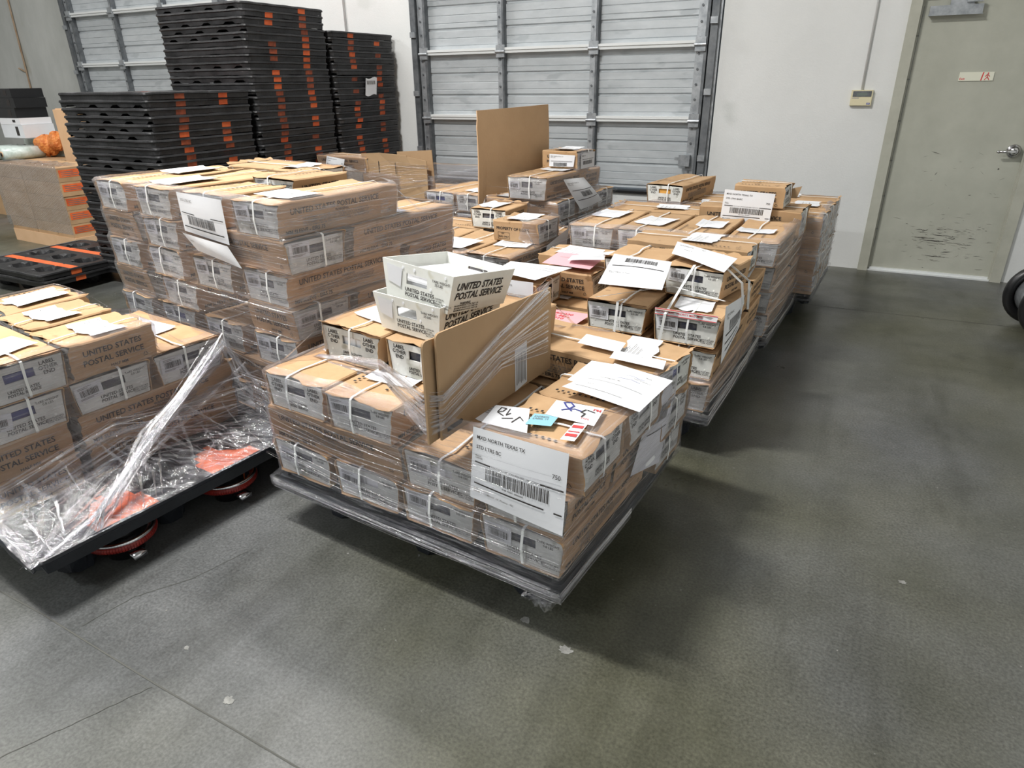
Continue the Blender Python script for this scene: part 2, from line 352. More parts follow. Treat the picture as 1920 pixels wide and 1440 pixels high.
b.face([(.505,.0125,1.49),(.513,.0125,1.49),(.521,.0125,1.547),(.513,.0125,1.547)],1)
def stroke(b, p, q, w_, y, mi):
    d = Vector((q[0]-p[0],0,q[1]-p[1])).normalized(); n = Vector((-d.z,0,d.x))*w_*.5; P, Q = Vector((p[0],y,p[1])), Vector((q[0],y,q[1]))
    b.face([P-n,Q-n,Q+n,P+n],mi)
for p, q in (((.545,1.532),(.545,1.514)),((.545,1.514),(.553,1.503)),((.553,1.503),(.560,1.493)),((.545,1.514),(.538,1.503)),((.538,1.503),(.529,1.494)),((.545,1.531),(.536,1.524)),((.536,1.524),(.532,1.514)),((.545,1.531),(.554,1.524)),((.554,1.524),(.559,1.515))): stroke(b, p, q, .0055, .0124, 1)
b.cyl((.547,.0126,1.539),(.547,.0122,1.539),.005,n=12,mi=1)
struct('exit_sign', b.mesh('exit_sign', ['glow_exit','ink_red']), dr)
# scuffs on the door leaf
b = MB(); rs = random.Random(3)
def scuff(x, z, l, a, w_):
    pts = []; 
    for k in range(8): t = k/7; pts.append((x+l*t*math.cos(a)+rs.uniform(-.001,.001), z+l*t*math.sin(a)+rs.uniform(-.0015,.0015)))
    for k in range(7):
        ww = w_*math.sin(math.pi*(k+.5)/7); stroke(b, pts[k], pts[k+1], ww, .0185, 0)
for x,z,l,a,w_ in ((.30,.305,.16,-.02,.006),(.36,.285,.2,.0,.008),(.40,.16,.2,-.02,.005),(.33,.37,.08,-.1,.004),(.36,.35,.06,.5,.003),(.43,.335,.12,-.05,.005),(.30,.98,.07,-.28,.004),(.77,.86,.012,1.2,.012),(.36,.80,.03,1.1,.004),(.62,.66,.02,.1,.004)): scuff(x,z,l,a,w_)
for k in range(110):
    scuff(rs.gauss(.52,.15), rs.gauss(.30,.09), rs.uniform(.01,.07), rs.uniform(-.15,.15), rs.uniform(.001,.003))
for k in range(30): scuff(rs.uniform(.2,.85), rs.uniform(.1,1.0), rs.uniform(.01,.05), rs.uniform(-.8,.8), .0012)
struct('scuff_mark', b.mesh('scuff_mark', ['scuff']), dr)
# conduit pipes on the wall, stains
b = MB(); b.cyl((-.145,YW-.012,1.43),(-.135,YW-.012,6.4),.0085,n=10); obj('wall_conduit', b.mesh('wall_conduit',['wall'],True), label='thin white conduit running up the wall above the thermostat', cat='pipe')
b = MB(); b.cyl((-5.28,YW-.012,1.2),(-5.28,YW-.012,6.4),.012,n=10); obj('wall_conduit', b.mesh('wall_conduit2',['wall'],True), label='white vertical pipe on wall left of the roll-up door', cat='pipe')
b = MB(); b.cyl((-11.35,YW-.02,1.05),(-11.25,YW-.02,3.2),.012,n=8); b.cyl((-11.33,YW-.02,1.75),(-11.48,YW-.02,1.80),.012,n=8)
obj('rusty_pipe', b.mesh('rusty_pipe',['rust']), label='rust-stained thin pipe down the grey wall at far left', cat='pipe')
th = obj('thermostat', None, loc=(-.215,YW,1.315), label='cream wall thermostat with grey display beside the exit door', cat='thermostat')
b = MB(); b.box(0,-.03,0,.155,-.0,.115); b.box(.003,-.034,.003,.152,-.03,.062); obj('housing', b.mesh('housing',['cream']), th)
b = MB(); b.box(.012,-.033,.066,.146,-.029,.108,0); b.box(.04,-.0335,.074,.115,-.0329,.095,1); obj('display', b.mesh('display',['steel_dark','lcd']), th)
b = MB(); b.box(.12,-.035,.008,.145,-.0339,.022,0); b.text('APS',(.122,-.0352,.011),(1,0,0),(0,0,1),.011,1,.2,.02); b.box(.01,-.0345,.055,.06,-.0339,.058,0); obj('logo_badge', b.mesh('logo_badge',['ink_blue','paper']), th)

# ------------------------------------------------------------ plastic pallets (one per load, nested in the black stacks)
def rrect(W_, D_, r, n=5, z=0, inset=0):
    pts = []; W2, D2 = W_/2-inset, D_/2-inset
    for cx, cy, a0 in ((W2-r,-D2+r,-90),(W2-r,D2-r,0),(-W2+r,D2-r,90),(-W2+r,-D2+r,180)):
        for k in range(n+1):
            a = R(a0+90*k/n); pts.append((cx+r*math.cos(a), cy+r*math.sin(a), z))
    return pts
def pallet_mesh(name, W_, D_, H_, skirt, mat, patch='stripe', variant=0, cups=True, step=0):
    """origin = centre of the footprint on the floor; deck surface at H_"""
    b = MB(); rr = random.Random(variant)
    cxs = [-W_/2+.19, 0, W_/2-.19]; cys = [-D_/2+.17, 0, D_/2-.17]
    nx, ny = 50, 42
    def h(x, y):
        if not cups: return H_
        for cx in cxs:
            for cy in cys:
                d = math.hypot((x-cx)/1.15, y-cy)
                if d < .062: return .004
                if d < .088: return H_ - (H_-.004)*min(1,(.088-d)/.026)
        return H_ - .004*(1 if (abs((x*9)%1-.5) < .04) else 0)
    i0 = len(b.v); r_ = .03
    for i in range(nx+1):
        for j in range(ny+1):
            ins_ = .05 if step else .012; x = -W_/2+ins_+(W_-2*ins_)*i/nx; y = -D_/2+ins_+(D_-2*ins_)*j/ny
            # round the corners
            ax, ay = abs(x)-(W_/2-.05), abs(y)-(D_/2-.05)
            if ax > 0 and ay > 0 and not step:
                l = math.hypot(ax, ay); m_ = max(ax, ay)
                x = math.copysign(W_/2-.05+ax*m_/l, x); y = math.copysign(D_/2-.05+ay*m_/l, y)
            b.v.append((x, y, h(x, y)))
    for i in range(nx):
        for j in range(ny):
            q = i0+i*(ny+1)+j; b.f.append((q, q+ny+1, q+ny+2, q+1))
            x = -W_/2+W_*(i+.5)/nx; y = -D_/2+D_*(j+.5)/ny; mi = 0
            if patch == 'stripe' and (abs(y-D_*.2) < .032 or abs(y+D_*.2) < .032): mi = 1
            if patch == 'half':
                for py in (-D_*.2, D_*.22):
                    if math.hypot((x-W_/2)*.55, y-py) < .115 and x > 0: mi = 1
                    if math.hypot((x+W_/2)*.55, y-py) < .115 and x < 0: mi = 1
            b.m.append(mi)
    # rim and skirt
    prof = [(.014,0,.0),(.006,0,.006),(.0,0,.002),(-.003,0,-.010),(.004,0,-.016),(.008,0,-skirt),(.014,0,-skirt)]
    if step: prof = [(.051,0,0),(.047,0,-.002),(.043,0,-step+.002),(.012,0,-step),(.002,0,-step-.004),(.0,0,-step-.016),(.006,0,-step-.022),(.010,0,-skirt),(.016,0,-skirt)]
    rings = []
    base = rrect(W_, D_, .05, 5)
    # densify the straight sides
    ring0 = []
    n = len(base)
    for k in range(n):
        p, q = Vector(base[k]), Vector(base[(k+1)%n]); L_ = (q-p).length; m_ = max(1, int(L_/.028))
        for s_ in range(m_): ring0.append(p.lerp(q, s_/m_))
    N = len(ring0)
    for ins, _, dz in prof:
        i = len(b.v)
        for p in ring0:
            c = Vector((p.x/(W_/2), p.y/(D_/2), 0)); 
            nx_ = Vector((math.copysign(1,p.x) if abs(abs(p.x)-W_/2) < .03 else 0, math.copysign(1,p.y) if abs(abs(p.y)-D_/2) < .03 else 0, 0))
            q = p - nx_*ins; z = H_+dz
            if dz == -skirt:
                if abs(abs(p.y)-D_/2) < .03:
                    u = (p.x/W_*4+variant*.4) % 1; z += (.016 if .25 < u < .6 else 0) * (1 if variant % 3 else 0)
            z += .003*noise.noise(Vector((p.x*9, p.y*9, variant*3+dz*30)))
            b.v.append((q.x, q.y, z))
        rings.append(i)
    for a in range(len(rings)-1):
        for k in range(N):
            i, j = rings[a], rings[a+1]; k2 = (k+1) % N
            b.f.append((i+k, j+k, j+k2, i+k2)); mi = 0
            p = (ring0[k]+ring0[k2])/2
            if patch == 'stripe' and abs(abs(p.x)-W_/2) < .02 and abs(abs(p.y)-D_*.2) < .045 and a >= 3 and a < 5:
                st = (variant + (1 if p.y > 0 else 0)) % 5
                mi = 1 if st in (0,3) else (2 if st in (1,4) else 0)
            b.m.append(mi)
    return b.mesh(name, [mat, 'orange', 'orange_worn'])
PJ = [pallet_mesh('stack_pallet_%d' % k, 1.03, .985, .14, .046, 'black', 'stripe', k) for k in range(6)]
PL = pallet_mesh('load_pallet', 1.22, 1.02, .19, .055, 'deck', 'half', 1)
PL2 = pallet_mesh('load_pallet_plain', 1.22, 1.02, .198, .065, 'deck', 'none', 2, step=.025)
PL3 = pallet_mesh('load_pallet_front', 1.22, 1.02, .224, .085, 'deck', 'none', 4, step=.036)
ORD = ['first','second','third','fourth','fifth','sixth','seventh','eighth','ninth','tenth','eleventh','twelfth','thirteenth','fourteenth','fifteenth','sixteenth','seventeenth','eighteenth','nineteenth','twentieth']
TENS = ['','','twenty','thirty']
def ordn(k):
    if k < 20: return ORD[k]
    t, u = divmod(k+1, 10)
    if u == 0: return {2:'twentieth',3:'thirtieth',4:'fortieth'}[t]
    return TENS[t]+'-'+ORD[u-1]
rp = random.Random(11)
for cx, cy, n, nm, grp in ((-5.165,3.885,26,'shorter black pallet stack at left','pallets in the shorter left stack'),
                      (-5.165,4.905,38,'tallest black pallet stack','pallets in the tallest stack'),
                      (-5.15,5.925,35,'black pallet stack nearest the wall','pallets in the stack nearest the wall')):
    for k in range(n):
        zz = .054*k + (.002 if k % 4 == 0 else 0)
        t_ = n-1-k
        lab = 'black plastic pallet with orange patches, ' + ('topmost' if t_ == 0 else ordn(t_)+' from top') + ' of ' + nm
        obj('plastic_pallet', PJ[rp.randrange(6)], None, (cx+rp.uniform(-.012,.012), cy+rp.uniform(-.008,.008), zz), (0,0,R(rp.uniform(-.9,.9))+(math.pi if rp.random()<.4 else 0)), lab, 'pallet', grp)
for k, zz in enumerate((0, .056)):
    obj('plastic_pallet', PJ[k*3], None, (-6.10,3.34,zz), (0,0,R(1-2*k)), ['lower','upper'][k]+' black pallet with orange stripes in the low pair at left', 'pallet', 'low pair of pallets on the floor')
# torn label on the third stack
b = MB(); b.grid(lambda u,v: (0, -.09+.18*v+.03*u, .16*u-.01*math.sin(v*6)), 5, 5, 0)
for k in range(7): b.box(.002,-.05+.02*k,.10,.003,-.04+.02*k,.135,1)
obj('torn_label', b.mesh('torn_label',['paper','ink_soft']), None, (-4.622,5.93,1.42), (0,0,0), 'torn white label stuck on the pallet stack nearest the wall', 'label')

# ------------------------------------------------------------ mail trays
HT = .130
def side_frame(L, wt, wb, h, sgn):
    # returns origin(bottom, reading start), x dir (reading), y dir (up the slope) for the side at x = sgn*w/2
    up = Vector((sgn*(wt-wb)/2, 0, h)); hl = up.length; up.normalize()
    xd = Vector((0, 1, 0)) if sgn > 0 else Vector((0,-1,0))
    nrm = Vector((h*sgn, 0, -(wt-wb)/2)).normalized()
    return xd, up, nrm, hl
def sleeve(L, wt, wb, h, seed, style):
    b = MB(); rs = random.Random(seed)
    cs = []; r = .005; ns = 7
    P = [(-wb/2,0),(wb/2,0),(wt/2,h),(-wt/2,h)]
    for k in range(4):
        p, q = Vector(P[k]), Vector(P[(k+1)%4]); d = (q-p).normalized(); L_ = (q-p).length
        for s_ in range(ns+1):
            t = r + (L_-2*r)*s_/ns; cs.append(p+d*t)
    n = len(cs); m = 18
    rag = [rs.uniform(-.006,.004) for _ in range(n)]
    def pt(i, j, off=0):
        c = cs[i]; y = -L/2 + L*j/m; rg = 2.4 if c.y > h*.9 else .8
        if j == 0: y -= rag[i]*rg
        if j == m: y += rag[(i*5)%n]*rg
        e = min(j, m-j)/m
        a = .0065 if c.y > h*.9 else .0018
        a *= (1.6 if e < .12 else .7)
        k = noise.noise(Vector((c.x*9+seed*7.1, y*7, c.y*9)))*a
        k2 = noise.noise(Vector((c.x*4+seed*3.3, y*3, c.y*4+5)))
        x, z = c.x, c.y
        if z > h*.93: z += k - .004*max(0,k2)*(1-(abs(x)/(wt/2))**2)
        elif z > h*.04: x -= math.copysign(abs(k)*.8, x)
        return Vector((x*(1-off*7), y, (z-h/2)*(1-off*14)+h/2))
    for j in range(m):
        for i in range(n):
            i2 = (i+1) % n; b.face([pt(i,j),pt(i2,j),pt(i2,j+1),pt(i,j+1)])
    for jj, dy in ((0,.02),(m,-.02)):
        for i in range(n):
            i2 = (i+1) % n; A, B_ = pt(i,jj), pt(i2,jj); A2, B2 = pt(i,jj,.002), pt(i2,jj,.002); D = Vector((0,dy,0))
            b.face([A,B_,B2,A2]); b.face([A2,B2,B2+D,A2+D])
    if seed in (1,3):
        yy0 = L/2 if seed == 1 else -L/2; sg_ = 1 if seed == 1 else -1
        jag = [rs.uniform(.012,.040) for _ in range(13)]
        for k in range(12):
            xa, xb = -wt/2+wt*k/12, -wt/2+wt*(k+1)/12
            A = Vector((xa,yy0-sg_*.012,h+.001)); B2_ = Vector((xb,yy0-sg_*.012,h+.001))
            b.face([A, B2_, Vector((xb,yy0-sg_*.012+sg_*jag[k+1]*.9,h+.004+jag[k+1]*.32)), Vector((xa,yy0-sg_*.012+sg_*jag[k]*.9,h+.004+jag[k]*.32))])
    for sg in (1,-1):
        xd, up, nr, hl = side_frame(L, wt, wb, h, sg)
        base = Vector((sg*wb/2, 0, 0)) + nr*.0016
        def T(s, x, z, size, mi=1, sh=0, bo=.012):
            b.text(s, base + xd*(x-L/2) + up*z, xd*.97, up, size*1.04, mi, sh, bo*1.9)
        if style in ('mm','emm'):
            T('UNITED STATES POSTAL SERVICE', .055, h*.66, .030)
            T('WARNING', .27, h*.54, .014)
            for k in range(4): T('THE EQUIPMENT MAY BE USED ONLY FOR MAIL AND IS THE PROPERTY OF', .11+.006*(k%2), h*.47-k*.0095, .0098, 2)
            T(('E' if style == 'emm' else '')+'MM SLEEVE - EIRS 75', .03, h*.10, .021)
            rx, rz = L-.05, h*.16
        elif style == 'half':
            T('UNITED STATES', .045, h*.62, .029); T('POSTAL SERVICE', .04, h*.34, .029)
            T('HALF MM', .13, h*.12, .015)
            rx, rz = L-.045, h*.12
        elif style == 'prop':
            T('PROPERTY OF U.S.P.S.', .022, h*.58, .0245, 1, 0, .012)
            rx, rz = L-.05, h*.1
            a0 = base+xd*(.03-L/2)+up*h*.12
            for (x,z,w_,hh) in ((0,0,.085,.002),(0,.04,.085,.002),(0,0,.002,.042),(.083,0,.002,.042)):
                p = a0+xd*x+up*z; b.face([p,p+xd*w_,p+xd*w_+up*hh,p+up*hh],1)
            T('USPS',.055,h*.36,.010); T('MAIL ONLY',.036,h*.2,.014)
        if style != 'none':
            c0 = base+xd*(rx-L/2)+up*(rz+.008)
            V_ = [c0+(xd*math.cos(a)+up*math.sin(a))*.014 for a in (R(90),R(210),R(330))]; W2 = [c0+(xd*math.cos(a)+up*math.sin(a))*.009 for a in (R(90),R(210),R(330))]
            for k in range(3):
                k2 = (k+1)%3; b.face([V_[k].lerp(V_[k2],.12),V_[k].lerp(V_[k2],.82),W2[k].lerp(W2[k2],.82),W2[k].lerp(W2[k2],.12)],1)
    # printing on the top: tag outline with squares
    if seed % 2 == 0 and style != 'none':
        z = h+.0052; y0 = -L/2+.10
        for k in range(9):
            b.box(-.11,y0+.02*k,z-.0005,-.1,y0+.008+.02*k,z,1)
            b.box(.03,y0+.02*k,z-.0005,.04,y0+.008+.02*k,z,1)
        b.text('PLACE\nPRICING TAG HERE', (-.085,y0+.09,z), (1,0,0), (0,1,0), .014, 1)
        b.text('EMB. 75\nAPPROVED', (-.12,-L/2+.06,z), (1,0,0), (0,1,0), .011, 1)
    me = b.mesh('sleeve', ['card','ink','ink_soft'])
    return me
def end_panel(wt, wb, h, kind, seed):
    # panel in the xz plane, facing -y, at y=0
    b = MB(); th = .004; z0, z1 = .004, h-.010
    X = lambda z, s: s*(wb/2-.005 + (wt-wb)/2*z/h)
    hx0, hx1, hz0, hz1 = -.046, .046, h*.52, h*.76
    def quad(ax, az, bx, bz, cx, cz, dx, dz): b.face([(ax,0,az),(bx,0,bz),(cx,0,cz),(dx,0,dz)])
    quad(X(z0,-1),z0, X(z0,1),z0, X(hz0,1),hz0, X(hz0,-1),hz0)
    quad(X(hz1,-1),hz1, X(hz1,1),hz1, X(z1,1),z1, X(z1,-1),z1)
    quad(X(hz0,-1),hz0, hx0,hz0, hx0,hz1, X(hz1,-1),hz1)
    quad(hx1,hz0, X(hz0,1),hz0, X(hz1,1),hz1, hx1,hz1)
    for (ax,az),(bx,bz) in (((hx0,hz0),(hx1,hz0)),((hx1,hz0),(hx1,hz1)),((hx1,hz1),(hx0,hz1)),((hx0,hz1),(hx0,hz0)),((X(z1,-1),z1),(X(z1,1),z1))):
        b.face([(ax,0,az),(bx,0,bz),(bx,th,bz),(ax,th,az)])
    for px, pz in ((-.105,h*.68),(-.06,h*.82),(.06,h*.82),(.112,h*.74),(-.1,h*.3),(.1,h*.33),(0.12,h*.14),(-.112,h*.12)):
        b.cyl((px,-.0012,pz),(px,0,pz),.0042,n=8,mi=2)
    e = -.0012
    if kind == 'tare':
        b.text('UNITED STATES\nPOSTAL SERVICE', (-.052,e,h*.30), (1,0,0), (0,0,1), .0165, 1, .12, .02)
        b.text('TARE WEIGHT\n0.8 LBS', (.088,e,h*.76), (1,0,0), (0,0,1), .0115, 1, 0, .006, 'CENTER')
        b.text('USPS PLAST MTE\nITEM 11-D-9027\nCORR. PLAST MFR', (.068,e,h*.24), (1,0,0), (0,0,1), .0075, 1, 0, .012)
    elif kind == 'other':
        for tx in (-.088,.088): b.text('LABEL\nOTHER\nEND', (tx,e,h*.76), (1,0,0), (0,0,1), .0185, 1, 0, .02, 'CENTER')
        b.text('UNITED STATES\nPOSTAL SERVICE', (0,e,h*.25), (1,0,0), (0,0,1), .0135, 1, .1, .03, 'CENTER')
    return b.mesh('tray_end', ['plastic','ink','plastic_clean'])
def label_mesh(seed):
    b = MB(); rs = random.Random(seed); w_, h_ = .092, .060
    f = lambda u, v: (u*w_, -.003-.004*abs(math.sin(u*2.5+seed))*v, v*h_)
    b.grid(lambda u,v: f(u,v), 4, 3, 0)
    x = .014
    while x < .078:
        ww = rs.choice((.0012,.002,.003)); b.face([(x,-.0078,.018),(x+ww,-.0078,.018),(x+ww,-.0078,.042),(x,-.0078,.042)],1); x += ww+rs.choice((.001,.0016,.0024))
    for z, l in ((.052,.05),(.047,.035),(.011,.06),(.007,.045)): b.face([(.01,-.0078,z),(.01+l,-.0078,z),(.01+l,-.0078,z+.0018),(.01,-.0078,z+.0018)],2)
    return b.mesh('barcode_label', ['paper','ink','ink_soft'])
def strap_mesh(L, wt, h, dx):
    b = MB(); s = L/2+.006
    pts = [(dx,-s+.012,-.001),(dx-.002,-s-.002,.012),(dx-.004,-s-.006,h*.5),(dx,-s-.001,h+.001),(dx,-s+.01,h+.0065)]
    pts += [(dx+.006*math.sin(k*.9+dx*90),-s+.01+(2*s-.02)*k/10,h+.0075) for k in range(1,10)]
    pts += [(dx,s-.01,h+.0065),(dx,s+.001,h+.001),(dx-.003,s+.006,h*.5),(dx,s+.002,.012),(dx,s-.012,-.001)]
    b.ribbon(pts, (.0085,0,0), 0, .0016); return b.mesh('strap', ['strap'])
def paper_mesh(w_, l_, seed, mat='paper', lines=4):
    b = MB(); rs = random.Random(seed)
    rag = [rs.uniform(-.012,.012) for _ in range(9)]
    def f(u, v):
        x = (u-.5)*w_; y = (v-.5)*l_
        if v in (0,1): y += rag[int(u*8)]*(1 if seed % 3 else 0)
        return (x, y, .0085 + .0035*abs(noise.noise(Vector((x*8+seed,y*8,seed)))) + (.006*(max(0,abs(u-.5)-.35)/.15)**2))
    b.grid(f, 8, 8, 0)
    for k in range(lines):
        y = (.3-.13*k)*l_; l = rs.uniform(.3,.8)*w_
        b.face([(-w_*.42,y,.0135),(-w_*.42+l,y,.0135),(-w_*.42+l,y+.0022,.0135),(-w_*.42,y+.0022,.0135)],1)
    return b.mesh('paper_tag', [mat,'ink_soft'])
DIM = {'mm':(.615,.288,.258,.130), 'half':(.305,.288,.258,.130), 'emm':(.62,.335,.30,.160), 'prop':(.32,.288,.262,.128)}
PROTO = {}
for kd, (L,wt,wb,h) in DIM.items():
    PROTO[kd] = dict(sl=[sleeve(L,wt,wb,h,s,kd) for s in range(4)], tare=end_panel(wt,wb,h,'tare',0), other=end_panel(wt,wb,h,'other',1),
                     st=[strap_mesh(L,wt,h,dx) for dx in (.012,-.02,.03)])
LAB = [label_mesh(s) for s in range(4)]
PAP = [paper_mesh(.19,.24,0), paper_mesh(.22,.16,1), paper_mesh(.16,.21,2), paper_mesh(.2,.12,4)]
def content_mesh(L, wb, h, mat):
    b = MB(); b.box(-wb/2+.015,-L/2+.018,.006,wb/2-.015,L/2-.018,h*.72); return b.mesh('mail', [mat])
CONT = {}
ALL = []
class Pal:
    def __init__(s, name, ox, oy, ang, deck=.2, pitch=.135, W=1.22, D=1.02):
        s.name, s.o, s.a, s.deck, s.pitch, s.W, s.D = name, Vector((ox,oy,0)), R(ang), deck, pitch, W, D
        s.ex = Vector((math.cos(s.a), math.sin(s.a), 0)); s.ey = Vector((-math.sin(s.a), math.cos(s.a), 0)); s.boxes = []; s.trays = []
    def w(s, x, y, z=0): return s.o + s.ex*x + s.ey*y + Vector((0,0,z))
    def pallet(s, me, label, legs=None):
        return obj('plastic_pallet', me, None, s.w(s.W/2, s.D/2, 0), (0,0,s.a), label, 'pallet', 'pallets under the wrapped loads')
rt = random.Random(5)
def tray(P, x, y, layer, kd='mm', o='E', z=None, end=None, label=None, dz=0, da=0, tilt=(0,0), paper=None, mail=None, barcode=True, hero=None, strap=True, film=True):
    """x,y = pallet-local minimum corner; o='E' end faces the front, 'S' long side faces the front"""
    L, wt, wb, h = DIM[kd]
    lx, ly = (wt, L) if o == 'E' else (L, wt)
    if P is B_: x += .022
    if P is C_: x -= (1.205-(x+lx))*.2
    z0 = z if z is not None else P.deck + P.pitch*(layer-1)
    z0 += dz + .0005
    c = P.w(x+lx/2, y+ly/2, z0)
    root = obj('mail_tray', None, None, c, (R(tilt[0]), R(tilt[1]), P.a + (R(90) if o == 'S' else 0) + R(da + rt.uniform(-.8,.8))))
    root['category'] = 'mail tray'; root['group'] = 'sleeved mail trays'
    pr = PROTO[kd]
    obj('sleeve', pr['sl'][rt.randrange(4)], root)
    e0 = end or ('tare' if rt.random() < .8 else 'other')
    en = obj('tray_end', pr[e0], root, (0,-L/2+.007,0))
    obj('tray_end', pr['other'], root, (0,L/2-.007,0), (0,0,math.pi))
    mk = mail or rt.choice(('mail','mail','mail','mail','mail','mail','mail','mail_blue','mail_white'))
    if (kd,mk) not in CONT: CONT[(kd,mk)] = content_mesh(L, wb, h, mk)
    obj('mail', CONT[(kd,mk)], root)
    if e0 == 'tare' and barcode: obj('barcode_label', LAB[rt.randrange(4)], en, (-wt/2+.015+rt.uniform(0,.008), 0, h*.42+rt.uniform(-.008,.008)), (0, R(rt.uniform(-7,7)), 0))
    if strap: obj('strap', pr['st'][rt.randrange(3)], root)
    pp = rt.random() if paper is None else (0 if paper else 1)
    if pp < .55: obj('paper_tag', PAP[rt.randrange(4)], root, (rt.uniform(-.03,.03), rt.uniform(-.5,.5)*(L-.26), h-.002), (0,0,R(rt.uniform(-9,9))))
    r_ = dict(o=root, x=x, y=y, lx=lx, ly=ly, z=z0, h=h, kd=kd, ori=o, hero=label, layer=layer)
    P.trays.append(r_); ALL.append(r_)
    if film: P.boxes.append((x, y, x+lx, y+ly, z0, z0+h, (wt-wb)/2, o))
    return root

A_ = Pal('near-left load', -3.277, .925, -7, .2, .128)
B_ = Pal('front-centre load', -1.785, 1.49, -5, .226, .135)
C_ = Pal('tall wrapped stack', -3.075, 1.99, -9, .2, .134)
D_ = Pal('second right-row load', -1.64, 2.72, -3, .2, .145)
E_ = Pal('third right-row load', -1.55, 3.80, -3, .2, .135)
F_ = Pal('last right-row load', -1.40, 4.79, -3, .2, .128)
G_ = Pal('load holding PROPERTY tray', -2.94, 3.40, -4, .2, .137)
K_ = Pal('load with tall cardboard', -3.11, 4.53, -6, .2, .138)
H_ = Pal('load beside black stacks', -4.50, 5.00, -4, .2, .135)
for P, me, lab in ((A_,PL,'dark pallet with orange patches under the near-left load'),(B_,PL3,'dark plastic pallet under the front-centre load'),(C_,PL2,'dark plastic pallet under the tall wrapped stack'),
               (D_,PL2,'dark pallet under the second load of the right row'),(E_,PL2,'dark pallet under the third load of the right row'),(F_,PL2,'dark pallet under the last load by the wall'),
               (G_,PL2,'dark pallet under the middle load with the PROPERTY tray'),(K_,PL2,'dark pallet under the middle load with tall cardboard'),(H_,PL2,'dark pallet under the back load beside black stacks')):
    P.pallet(me, lab)
# --- A
for y, kd in ((.02,'half'),(.36,'mm')):
    tray(A_, .61, y, 1, kd); tray(A_, .61, y, 2, kd)
for x in (0,.31): tray(A_, x, .02, 1); tray(A_, x, .02, 2)
for y in (.06,.365,.67):
    tray(A_, .28, y, 3, 'mm', 'S', end='tare', mail='mail_blue' if y < .1 else 'mail', paper=(y>.6))
tray(A_, 0, .06, 3)
tray(A_, .28, .09, 4, 'mm', 'S', end='other', mail='mail_blue', paper=True)
tray(A_, .61, .39, 4, 'half', 'E', paper=True); tray(A_, .30, .40, 4, 'half', 'E', paper=True); tray(A_, 0, .12, 4, 'half', 'E', paper=True)
tray(A_, .0, .45, 4, 'half', paper=True)
# --- B
for x in (0,.305,.61,.917): tray(B_, x, .015, 1, end='tare', paper=False)
for x in (0,.605): tray(B_, x, .67, 1, 'mm', 'S')
tray(B_, 0, .012, 2, 'mm', 'S', paper=False); tray(B_, .622, .02, 2, end='tare', paper=True); tray(B_, .922, .02, 2, 'half', end='tare', paper=False)
tray(B_, .922, .35, 2, 'half', paper=True); tray(B_, 0, .32, 2, 'mm', 'S'); tray(B_, 0, .63, 2, 'mm', 'S'); tray(B_, .62, .67, 2, 'mm', 'S')
tray(B_, .02, .01, 3, end='other', label='tray with LABEL OTHER END print, leftmost on the front-centre pallet third layer', paper=True)
tray(B_, .325, .0, 3, end='tare', paper=True)
tray(B_, .93, .045, 3, 'half', 'S', tilt=(0,0), paper=False, label='half tray with hand-written marks on top, behind the MXD NORTH TEXAS placard', end='other')
tray(B_, .94, .335, 3, 'half', 'S', paper=False, label='half tray under large white sheets, front-centre pallet right side', end='other', dz=.004)
tray(B_, .62, .66, 3, 'mm', 'S', label='tray reading UNITED STATES in front of the open space, front-centre pallet rear', paper=True, da=-3, dz=.012)
tray(B_, 0, .66, 3, 'mm', 'S')
tray(B_, .13, .20, 4, end='other', paper=True, da=-3); tray(B_, .435, .20, 4, end='other', paper=False, da=-3)
# --- C
for x in (0,.305,.61,.917): tray(C_, x, .0, 1, paper=False); tray(C_, x, 0, 3, paper=False, end='tare'); tray(C_, x, 0, 5, paper=False, end='tare')
tray(C_, .92, .66, 1, 'half', paper=False); tray(C_, .92, .66, 3, 'half', paper=False); tray(C_, .92, .66, 5, 'half', paper=False)
tray(C_, 0, 0, 2, paper=False); tray(C_, .3, 0, 2, paper=False); tray(C_, .605, 0, 2, 'mm', 'S', paper=False); tray(C_, .925, .33, 2, paper=False)
tray(C_, 0, 0, 4, 'half', 'S', paper=False); tray(C_, .36, 0, 4, paper=False, end='tare'); tray(C_, .91, 0, 4, 'half', 'S', paper=False, end='tare'); tray(C_, .925, .33, 4, paper=False)
tray(C_, 0, 0, 6, 'half', 'S', paper=False); tray(C_, .315, 0, 6, end='tare', paper=False); tray(C_, .61, 0, 6, 'mm', 'S', paper=False, end='tare'); tray(C_, .925, .35, 6, paper=True)
tray(C_, .61, .35, 6); tray(C_, 0, .35, 6)
tray(C_, 0, 0, 7, paper=True, end='tare'); tray(C_, .305, 0, 7, paper=True, end='tare'); tray(C_, .612, .02, 7, 'half', paper=False, end='other'); tray(C_, .612, .36, 7, 'half', paper=False, dz=.022, mail='mail_white')
tray(C_, .922, 0, 7, paper=True, end='tare'); tray(C_, 0, .66, 7, 'mm', 'S', paper=True, dz=.006)
